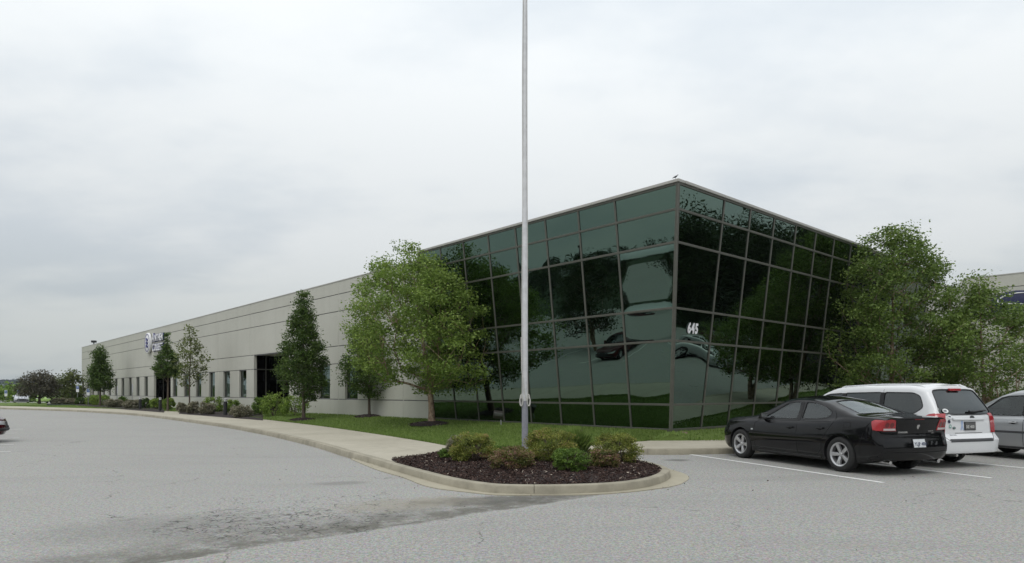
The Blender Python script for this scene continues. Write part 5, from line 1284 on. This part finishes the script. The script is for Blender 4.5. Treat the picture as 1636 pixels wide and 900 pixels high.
    # mirrors
    if S.get('mirror'):
        mx_, mz = S['mirror']
        for s in (1, -1):
            h = hit('L' if s > 0 else 'R', mx_, mz, 0); mi = empty('door_mirror', tuple(h)); mi.parent = root
            g = MB(); g.hexa([(-.10, s*.03, -.02), (.07, s*.02, -.02), (.05, s*.21, -.02), (-.09, s*.24, 0), (-.09, s*.04, .14), (.0, s*.04, .13), (-.02, s*.2, .11), (-.085, s*.22, .13)]); g.obj('housing', S.get('mirror_m', S['paint']), mi, bevel=.022, seg=3)
            g = MB(); g.box(-.03, .03, -.04*1, .05, -.03, .02); g.v = [(x, y*s, z) for x, y, z in g.v]; g.obj('arm', M_trim, mi, bevel=.008)
            g = MB(); g.box(-.108, -.098, .06, .21, .0, .115); g.v = [(x, y*s, z) for x, y, z in g.v]; g.obj('mirror_glass', M_chrome, mi)
    return root
def lettering(S, s, side, a, b, size, m_, dep=.003, bold=.0, nm='lettering', parent=None, off=.004, mir=1):
    me = text_mesh(s, size, dep, bold, nm); hit = S['hit']
    for v in me.vertices:
        q = hit(side, a+mir*v.co.x, b+v.co.y, off+v.co.z); v.co = q
    return link(nm, me, m_, parent or S['root'])
def handle(S, side, x, z, m_):
    S['patch']([(x+.06*math.cos(t), z-.004+.035*math.sin(t)) for t in [2*PI*i/14 for i in range(14)]], side, .001, M_seam, 'handle_recess', size=.05)
    S['strip']([(x-.10, z+.004), (x+.09, z)], side, .032, 'handle', m_, .035)

# black saloon (5 m, fastback rear)
def ccap(P): return P
SED = dict(rear=-2.54, front=2.54, w=1.89, h=1.52, sill=.20, tumble=.44, edge_r=.13, rin=.10, crown=.05, paint=M_pblack,
    top=[(-2.54, 1.12), (-2.3, 1.145), (-1.95, 1.15), (-1.75, 1.175), (-1.35, 1.32), (-.95, 1.455), (-.5, 1.52), (-.05, 1.53), (.25, 1.49), (.75, 1.25), (1.1, 1.085), (1.3, 1.06), (1.8, 1.02), (2.3, .955), (2.54, .83)],
    shoulder=[(-2.54, 1.065), (-2.0, 1.095), (-1.55, 1.10), (-1.2, 1.03), (-.4, .985), (.6, .97), (1.2, .97), (1.7, .95), (2.2, .90), (2.54, .79)],
    fz=[(.2, -.12), (.35, -.02), (.5, 0), (.62, -.02), (.8, -.08)], rz=[(.2, -.16), (.32, -.05), (.45, .0), (.62, .0), (.70, -.035), (.76, -.06), (.95, -.045), (1.02, -.02), (1.08, .0), (1.15, -.02)], rs=.03,
    cr=.085, rr=.22, bowr=.11, wheel_r=.355, tyre_w=.22, axles=(1.54, -1.51), gap=.05, rearlift=.10,
    cabin=[(1.05, .45), (1.05, .90), (.78, 1.16), (.2, 1.42), (-.1, 1.465), (-.55, 1.455), (-.95, 1.38), (-1.55, 1.14), (-1.62, .95), (-1.3, .45)],
    side_windows=[([(.80, 1.01), (.12, 1.37), (-.02, 1.39), (-.27, 1.40), (-.27, 1.02)], .03), ([(-.40, 1.025), (-.40, 1.397), (-.75, 1.37), (-1.02, 1.30), (-1.22, 1.185), (-1.16, 1.09), (-.98, 1.05)], .05)],
    side_glass=[M_cg, M_cg], windscreen=[(1.02, -.66), (.32, -.54), (.32, .54), (1.02, .66)], ws_z=1.06, rear_top=[(-.98, -.50), (-1.73, -.60), (-1.73, .60), (-.98, .50)], rw_z=1.145, rk=1.3,
    seats=[(.1, (-.36, .36)), (-.85, (-.38, .0, .38))], seat_h=.68, steer=(.55, .36, .93), mirror=(.70, 1.0))
cc = (6.94, 15.30)
root = vehicle('black_sedan', 'black four door saloon parked nose in nearest the mulch island', 'car', SED, cc, HD)
S = SED; sm, pt_, stp = S['seam'], S['patch'], S['strip']
for side in 'LR':
    sm([(1.02, .90), (1.06, .6), (1.0, .33), (.0-.05, .30)], side); sm([(-.335, .985), (-.335, .6), (-.36, .30)], side); sm([(1.02, .90), (.86, .955)], side)
    sm([(-.36, .30), (-.92, .30), (-1.02, .42), (-1.06, .62), (-1.18, .80), (-1.34, .98), (-1.38, 1.1), (-1.30, 1.22)], side)
    sm([(-.28, 1.375), (-.34, 1.0)], side, .09, 'pillar_trim', M_trim, .004)
    sm([(.95, .965), (-1.25, 1.0)], side, .014, 'belt_trim', M_trim, .004)
    sm([(1.86, .90), (2.02, .70), (2.10, .46)], side, .008); sm([(-2.0, .36), (-2.02, .62), (-2.10, .84)], side, .008)
    handle(S, side, -.14, .835, M_pblack); handle(S, side, -1.0, .855, M_pblack)
    stp([(.95, .235), (-1.0, .235)], side, .07, 'sill_trim', M_trim, .012)
q = [(-1.62, .90), (-1.62, 1.0), (-1.78, 1.01), (-1.80, .90)]; sm(q, 'L', .007, closed=True)
sm([(1.14, .735), (1.07, .735)], 'L', .03, 'badge', M_chrome, .004)
pt_([(-.58+.0, .52), (-.58, .63), (-.50, .66), (.50, .66), (.58, .63), (.58, .52)], 'B', -.0, M_pblack, 'number_plate_recess')
def plate(S, side, y, z, w_, h_, s_, m_, ink, off=.01, fr=M_trim):
    pt = S['patch']; pt([(y-w_/2-.012, z-h_/2-.012), (y+w_/2+.012, z-h_/2-.012), (y+w_/2+.012, z+h_/2+.012), (y-w_/2-.012, z+h_/2+.012)], side, off-.002, fr, 'plate_frame', thick=.015)
    o_ = pt([(y-w_/2, z-h_/2), (y+w_/2, z-h_/2), (y+w_/2, z+h_/2), (y-w_/2, z+h_/2)], side, off+.002, m_, 'number_plate')
    lettering(S, s_, side, y+w_*.44, z-h_*.30, h_*.60, ink, .001, .001, 'plate_lettering', off=off+.004, mir=-.9)
M_plate = plain('plate_white', (.62, .64, .66), .4); M_ink = plain('plate_ink', (.02, .03, .08), .5); M_plated = plain('plate_dark', (.10, .10, .10), .5); M_inkw = plain('plate_light_ink', (.6, .6, .58), .5)
plate(S, 'B', 0, .625, .30, .15, 'YLJP 48H', M_plate, M_ink, .012)
# rear: boot lid recess, lamps, badges, bumper line
pt_([(-.49, .80), (-.53, 1.0), (.53, 1.0), (.49, .80), (.48, .76), (-.48, .76)], 'B', .002, M_pblack, 'boot_lid')
sm([(-.545, 1.085), (-.53, .99), (-.49, .80), (-.42, .745), (.42, .745), (.49, .80), (.53, .99), (.545, 1.085)], 'B', .010)
sm([(-.90, .47), (-.4, .455), (.4, .455), (.90, .47)], 'B', .014, 'bumper_line', M_seam)
sm([(-.60, .745), (.60, .745)], 'B', .012, 'bumper_line', M_seam)
for s in (1, -1):
    P = [(s*.52, .865), (s*.565, 1.07), (s*.66, 1.085), (s*.76, 1.07), (s*.79, 1.03), (s*.80, .865)]
    lamp = pt_(P, 'B', .010, M_lred, 'tail_lamp', thick=.03, size=.05)
    pt_([(-1.20, .87), (-1.20, 1.06), (-1.15, 1.07), (-1.03, 1.07), (-1.03, .87)], 'BL' if s > 0 else 'BR', .009, M_lred, 'tail_lamp', size=.05)
    for q in (.625, .725): pt_([(s*q+.043*math.cos(a), .98+.05*math.sin(a)) for a in [2*PI*i/16 for i in range(16)]], 'B', .014, M_ldeep, 'lamp_bulb', parent=root, size=.04)
    pt_([(s*.535, .875), (s*.545, .915), (s*.79, .915), (s*.79, .875)], 'B', .015, M_lclear, 'reverse_lens')
    pt_([(-2.29, .88), (-2.25, 1.04), (-2.30, 1.07), (-2.38, 1.07), (-2.385, .87)], 'L' if s > 0 else 'R', .008, M_lred, 'tail_lamp', thick=.02, size=.05)
lettering(S, 'CHARGER', 'B', .47, .825, .042, M_chrome, .002, .002, 'badge', mir=-1.15); lettering(S, 'CHARGER', 'B', -.28, .845, .026, M_chrome, .002, .001, 'badge', mir=-1.2); lettering(S, 'SXT', 'B', -.38, .805, .026, M_chrome, .002, .001, 'badge', mir=-1.2)
pt_([(-.035, .975), (-.012, .985), (.03, .975), (.035, .94), (.012, .90), (-.012, .895), (-.02, .93), (-.035, .95)], 'B', .010, M_chrome, 'emblem', thick=.008, size=.03)
pt_([(-.12, 1.075), (.12, 1.075), (.12, 1.09), (-.12, 1.09)], 'B', .006, M_ldeep, 'brake_lamp')
for s in (1, -1):
    g = MB(); g.tube([(-2.1, s*.62, .27), (-2.44, s*.62, .26)], .038, 12); g.obj('exhaust_tip', M_chrome, root, smooth=True)
    pt_([(s*.55, .60), (s*.85, .62), (s*.86, .70), (s*.6, .72)], 'F', .008, M_lhead, 'headlamp')
pt_([(-.45, .45), (.45, .45), (.5, .70), (-.5, .70)], 'F', .006, M_trim, 'grille')

# white people carrier
VAN = dict(rear=-2.56, front=2.56, w=1.92, h=1.77, sill=.24, tumble=.20, edge_r=.11, rin=.16, crown=.045, paint=M_pwhite,
    top=[(-2.56, 1.745), (-2.2, 1.785), (-1.5, 1.815), (-.4, 1.815), (.35, 1.77), (.7, 1.66), (1.1, 1.42), (1.5, 1.16), (1.65, 1.10), (2.1, .99), (2.45, .86), (2.56, .76)],
    shoulder=[(-2.56, 1.09), (-1.5, 1.08), (.5, 1.04), (1.3, 1.02), (1.8, .96), (2.3, .84), (2.56, .72)],
    fz=[(.2, -.12), (.4, 0), (.6, -.01), (.8, -.1)], rz=[(.25, -.06), (.34, .0), (.60, .015), (.66, -.02), (.69, -.085), (.9, -.09), (1.08, -.10), (1.20, -.14), (1.45, -.30), (1.62, -.42), (1.80, -.50)], rs=.025, wr=.95, bowr=.07,
    cr=.09, rr=.18, wheel_r=.345, tyre_w=.225, axles=(1.60, -1.42), gap=.05, rearlift=.08,
    cabin=[(1.4, .45), (1.35, 1.0), (1.0, 1.33), (.6, 1.62), (.2, 1.69), (-1.6, 1.71), (-2.0, 1.69), (-2.22, 1.25), (-2.34, 1.0), (-2.34, .5)],
    side_windows=[([(1.22, 1.09), (.66, 1.52), (.5, 1.555), (.12, 1.575), (.12, 1.10)], .04), ([(.03, 1.10), (.03, 1.58), (-.98, 1.60), (-.98, 1.12)], .03), ([(-1.07, 1.12), (-1.07, 1.60), (-1.80, 1.59), (-1.97, 1.52), (-2.08, 1.28), (-1.90, 1.15), (-1.75, 1.12)], .06)],
    side_glass=[M_cg, M_cgdark, M_cgdark], windscreen=[(1.46, -.72), (.72, -.58), (.72, .58), (1.46, .72)], ws_z=1.08, rear_cap=[(-.755, 1.15), (-.62, 1.64), (-.4, 1.66), (.4, 1.66), (.62, 1.64), (.755, 1.15), (.4, 1.135), (-.4, 1.135)], rear_glass=M_cgdark,
    seats=[(.45, (-.4, .4)), (-.45, (-.42, .42)), (-1.45, (-.4, .4))], seat_h=.80, steer=(1.0, .4, 1.02), mirror=(1.10, 1.08), rk=1.2)
RC = (9.72, 14.25); vc = (RC[0]+HD[0]*2.56, RC[1]+HD[1]*2.56)
root = vehicle('white_minivan', 'white minivan with round stickers on its tailgate, parked beyond the black saloon', 'van', VAN, vc, HD)
S = VAN; sm, pt_, stp = S['seam'], S['patch'], S['strip']
for side in 'LR':
    sm([(1.38, 1.03), (1.40, .6), (1.3, .33), (.12, .31)], side); sm([(.075, 1.09), (.075, .31)], side); sm([(.075, .31), (-.8, .31), (-.92, .45), (-1.02, .75), (-1.02, 1.11)], side)
    sm([(-1.05, 1.02), (-2.2, 1.02)], side, .02, 'slide_rail'); handle(S, side, .25, .95, M_pwhite); handle(S, side, -.1, .95, M_pwhite)
    sm([(.075, 1.09), (.075, 1.58)], side, .10, 'pillar_trim', M_trim, .004); sm([(-1.025, 1.11), (-1.025, 1.60)], side, .10, 'pillar_trim', M_trim, .004)
    sm([(-1.045, 1.61), (-1.045, 1.71)], side, .008)
    pt_([(-2.26, .80), (-2.22, .98), (-2.10, 1.07), (-2.24, 1.14), (-2.335, 1.155), (-2.405, .74), (-2.32, .74)], side, .010, M_lred, 'tail_lamp', thick=.03, size=.05)
for s in (1, -1):
    pt_([(s*.765, .74), (s*.735, 1.15), (s*.79, 1.15), (s*.81, .74)], 'B', .012, M_lred, 'tail_lamp', thick=.03, size=.05)
    pt_([(-1.25, .74), (-1.27, 1.15), (-1.05, 1.15), (-1.06, .74)], 'BL' if s > 0 else 'BR', .011, M_lred, 'tail_lamp', size=.05)
    pt_([(-2.30, .87), (-2.28, .97), (-2.37, .97), (-2.385, .87)], 'L' if s > 0 else 'R', .014, M_lclear, 'reverse_lens')
    pt_([(s*.55, .66), (s*.85, .68), (s*.86, .84), (s*.6, .80)], 'F', .008, M_lhead, 'headlamp')
sm([(-.725, 1.16), (-.745, .72), (-.66, .60), (.66, .60), (.745, .72), (.725, 1.16)], 'B', .012); sm([(-.725, 1.115), (.725, 1.115)], 'B', .010)
stp([(-.46, 1.03), (.46, 1.03)], 'B', .05, 'tailgate_lip', M_pwhite, .03)
pt_([(-.42, .745), (-.42, .99), (.42, .99), (.42, .745), (.3, .735), (-.3, .735)], 'B', -.004, M_pwhite, 'plate_recess'); sm([(-.40, .74), (.40, .74)], 'B', .012, 'tailgate_crease', M_gtrim)
plate(S, 'B', -.02, .885, .30, .15, 'XE 400', M_plated, M_inkw, .02, M_trim)
pt_([(-.56, .565), (-.66, .60), (.66, .60), (.56, .565)], 'T', .0, M_gtrim, 'bumper_step') if False else None
stp([(-.62, .592), (.62, .592)], 'B', .07, 'bumper_step', M_gtrim, .012)
g = MB(); h = S['hit']('B', 0, 1.655, .0); g.box(h.x-.05, h.x+.10, -.16, .16, h.z-.025, h.z+.03); g.obj('brake_lamp', M_lred, root, bevel=.012)
g = MB(); pts = [S['hit']('B', y, 1.175+.02*(y < -.2), .03) for y in (-.04, -.2, -.42, -.58)]; g.tube(pts, [.03, .022, .016, .01], 8); g.obj('rear_wiper', M_trim, root, smooth=True)
el_ = lambda cy, cz, a, b: [(cy+a*math.cos(2*PI*i/24), cz+b*math.sin(2*PI*i/24)) for i in range(24)]
M_logo = plain('logo_dark', (.05, .05, .055), .3, .5)
pt_(el_(-.10, 1.065, .062, .034), 'B', .014, M_logo, 'oval_emblem', thick=.01, size=.05); lettering(S, 'KIA', 'B', -.06, 1.052, .032, M_chrome, .002, .002, 'emblem_lettering', off=.018, mir=-1)
M_stk = plain('sticker_white', (.75, .76, .76), .5); M_ribbon = plain('ribbon_blue', (.36, .46, .66), .5); M_teal = plain('sticker_teal', (.25, .42, .38), .5)
for (y, z, a, b, m_, in_) in ((.585, 1.205, .075, .045, M_stk, None), (.53, 1.085, .06, .045, M_stk, M_ink), (.555, .985, .036, .036, M_ink, M_logo), (.53, .885, .036, .042, M_teal, M_stk), (.43, .85, .042, .026, M_logo, M_teal)):
    pt_(el_(y, z, a, b), 'B', .010 if z < 1.15 else .012, m_, 'sticker')
    if in_: pt_([(y-.03*a/.06, z+.008), (y+.01*a/.06, z+.018), (y+.035*a/.06, z+.02), (y+.02*a/.06, z-.004), (y-.02*a/.06, z-.014)], 'B', .011, in_, 'sticker_mark')
lettering(S, 'OBX', 'B', .635, 1.188, .045, M_ink, .001, .001, 'sticker_lettering', off=.015, mir=-.85); lettering(S, 'SEDONA', 'B', .56, .69, .035, M_chrome, .002, .001, 'badge', mir=-1.3)
for a_, b_ in (((0.240, .80), (0.180, .955)), ((0.160, .80), (0.220, .955))): sm([a_, ((a_[0]+b_[0])/2+.0, (a_[1]+b_[1])/2), b_], 'B', .028, 'ribbon_sticker', M_ribbon, .006)
sm([(0.180, .955), (0.185, .985), (0.200, .993), (0.215, .985), (0.220, .955)], 'B', .024, 'ribbon_sticker', M_ribbon, .0065, .01)
pt_([(-.6, .36), (.6, .36), (.62, .44), (-.62, .44)], 'B', -.002, M_pwhite, 'bumper_panel')
for s in (1, -1): stp([(.9, 1), (-1.9, 1)], 'L', .01, 'x', M_pwhite) if False else None
g = MB()
for s in (1, -1):
    g = MB(); g.tube([tuple(S['hit']('T', x, s*.62, o_)) for x, o_ in ((.3, .0), (.2, .022), (-.8, .024), (-1.8, .022), (-1.95, .0))], .014, 6); g.obj('roof_rail', M_pwhite, root, smooth=True)
g = MB(); g.tube([(-2.0, .3, .26), (-2.44, .3, .27)], .03, 8); g.obj('exhaust_tip', M_chrome, root)

# silver people carrier at the right edge
V2 = dict(VAN); V2.update(paint=M_psilver, side_glass=[M_cg, M_cgdark, M_cgdark], h=1.70, sill=.25, mirror=(1.12, 1.05),
    top=[(a, b-.07 if a < 1.0 else b-.04) for a, b in VAN['top']], rz=VAN['rz'], cabin=[(a, b-.07 if b > .6 else b) for a, b in VAN['cabin']],
    side_windows=[([(a, b-.05) for a, b in P], r) for P, r in VAN['side_windows']], rear_cap=[(a, b-.05) for a, b in VAN['rear_cap']], rw=None, steer=(.98, .4, .98), spokes=5)
V2['shoulder'] = [(a, b-.045) for a, b in VAN['shoulder']]; V2['ws_z'] = 1.03
sc_ = (12.36-HD[0]*1.60, 17.6-HD[1]*1.60)
root = vehicle('silver_minivan', 'silver minivan with dark side moulding cut off by the right edge', 'van', V2, sc_, HD)
S = V2; sm, pt_, stp = S['seam'], S['patch'], S['strip']
for side in 'LR':
    sm([(1.38, .99), (1.40, .6), (1.3, .33), (.12, .31)], side); sm([(.075, 1.04), (.075, .31)], side); sm([(.075, .31), (-.8, .31), (-.92, .45), (-1.02, .75), (-1.02, 1.06)], side)
    handle(S, side, .30, .88, M_chrome); handle(S, side, -.12, .88, M_chrome); stp([(1.25, .66), (-.95, .66)], side, .055, 'side_moulding', M_gtrim, .014)
    stp([(1.1, .29), (-.95, .29)], side, .07, 'sill_trim', M_gtrim, .01); sm([(.075, 1.04), (.075, 1.53)], side, .10, 'pillar_trim', M_trim, .004)
    pt_([(-2.30, .72), (-2.2, 1.07), (-2.46, 1.08), (-2.56, .72)], side, .010, M_lred, 'tail_lamp', thick=.03)
for s in (1, -1): pt_([(s*.55, .66), (s*.85, .68), (s*.86, .82), (s*.6, .78)], 'F', .008, M_lhead, 'headlamp')

# burgundy saloon whose nose enters at the left edge
S2 = dict(SED); S2.update(paint=M_pred, h=1.43, w=1.80, top=[(a, b-.09) for a, b in SED['top']], shoulder=[(a, b-.085) for a, b in SED['shoulder']], cabin=[(a, b-.09 if b > .6 else b) for a, b in SED['cabin']], side_windows=[([(a, b-.09) for a, b in P], r) for P, r in SED['side_windows']], wheel_r=.33, ws_z=.975, rw_z=1.06)
hb_ = (.80, .60); nose_ = (-16.45, 22.1)
root = vehicle('burgundy_sedan', 'burgundy saloon of which only the nose shows at the left edge', 'car', S2, (nose_[0]-hb_[0]*2.56, nose_[1]-hb_[1]*2.56), hb_)
S = S2; S['patch']([(-.45, .38), (.45, .38), (.55, .66), (-.55, .66)], 'F', .006, M_trim, 'grille')
for s in (1, -1): S['patch']([(s*.52, .56), (s*.80, .58), (s*.80, .68), (s*.55, .68)], 'F', .010, M_lhead, 'headlamp'); S['patch']([(2.18, .60), (2.06, .69), (2.3, .70), (2.5, .66), (2.5, .58)], 'L' if s > 0 else 'R', .008, M_lhead, 'headlamp')
S['patch']([(-.16, .40), (.16, .40), (.16, .52), (-.16, .52)], 'F', .03, M_trim, 'plate_holder', thick=.04)
S['strip']([(-.8, .42), (.8, .42)], 'F', .09, 'bumper_guard', M_trim, .06)
# far cars beyond the lawn and the cars mirrored in the glass
def copy_vehicle(src, label, loc, heading, paint=None, name=None):
    r = src.copy(); COL.objects.link(r); r.location = (loc[0], loc[1], loc[2] if len(loc) > 2 else 0); r.rotation_euler = (0, 0, math.atan2(heading[1], heading[0])); r['label'] = label
    if name: r.name = name
    if 'group' in r: del r['group']
    def rec(a, b):
        for c in a.children:
            if c.name.startswith(('badge', 'emblem', 'sticker', 'ribbon', 'plate', 'number', 'oval_emblem', 'wheel_nut', 'seam', 'window_seal')): continue
            d = c.copy(); COL.objects.link(d); d.parent = b
            if paint is not None and d.type == 'MESH':
                for sl_ in d.material_slots:
                    if sl_.material in (M_pred, M_pwhite, M_pblack): sl_.link = 'OBJECT'; sl_.material = paint
            rec(c, d)
    bpy.context.view_layer.update(); rec(src, r); return r
sed = bpy.data.objects['burgundy_sedan']; van = bpy.data.objects['white_minivan']
copy_vehicle(sed, 'pale silver car parked far off beyond the lawn at left', ((34-CX)/F*97, 97, .02), (.6, -.8), M_pgrey, 'silver_sedan')
copy_vehicle(van, 'lime green van parked far off under the purple tree', ((79-CX)/F*98, 98, .02), (.25, -.97), M_plime, 'lime_van')
copy_vehicle(sed, 'pale car out of frame to the right, mirrored in the right glass near the corner', (35, 26.5), (-.55, .83), M_psilver, 'pale_sedan')
for i, (x, y, p_, nm, lb) in enumerate(((60, 31, M_pred, 'red_sedan', 'red car of the far right row, mirrored in the glass above the number'), (62, 35, M_psilver, 'silver_sedan', 'silver car of the far right row, mirrored in the glass'), (64, 39, M_pwhite, 'white_sedan', 'white car of the far right row, mirrored in the glass'))): copy_vehicle(sed, lb, (x, y), (-.9, .3), p_, nm)



# leaf litter and grit blown against the kerb and seam
r = np.random.default_rng(77); P = []
for i in range(60):
    if i < 25: q = gut[int(r.integers(5, len(gut)-5))]; P.append((q[0]+r.normal(0, .12), q[1]-abs(r.normal(0, .18)), .016))
    else: P.append((r.uniform(-6, 8), r.uniform(5.5, 14), .014))
P = [p for p in P if p[1] > 4]
chips(P, 78, 'leaf_litter', (.006, .016))
# thin air between the lot and the far woods
hz = MB().box(-2600, 2600, -2600, 2600, -4, 40).obj('haze', None); tag(hz, kind='stuff')
hm = bpy.data.materials.new('haze'); hm.use_nodes = True; ht = hm.node_tree; ht.nodes.clear(); ho = nd(ht, 'ShaderNodeOutputMaterial'); hv = nd(ht, 'ShaderNodeVolumePrincipled')
hv.inputs['Color'].default_value = (.80, .86, .92, 1); hv.inputs['Density'].default_value = .00012; ht.links.new(hv.outputs[0], ho.inputs['Volume']); hz.data.materials.append(hm)
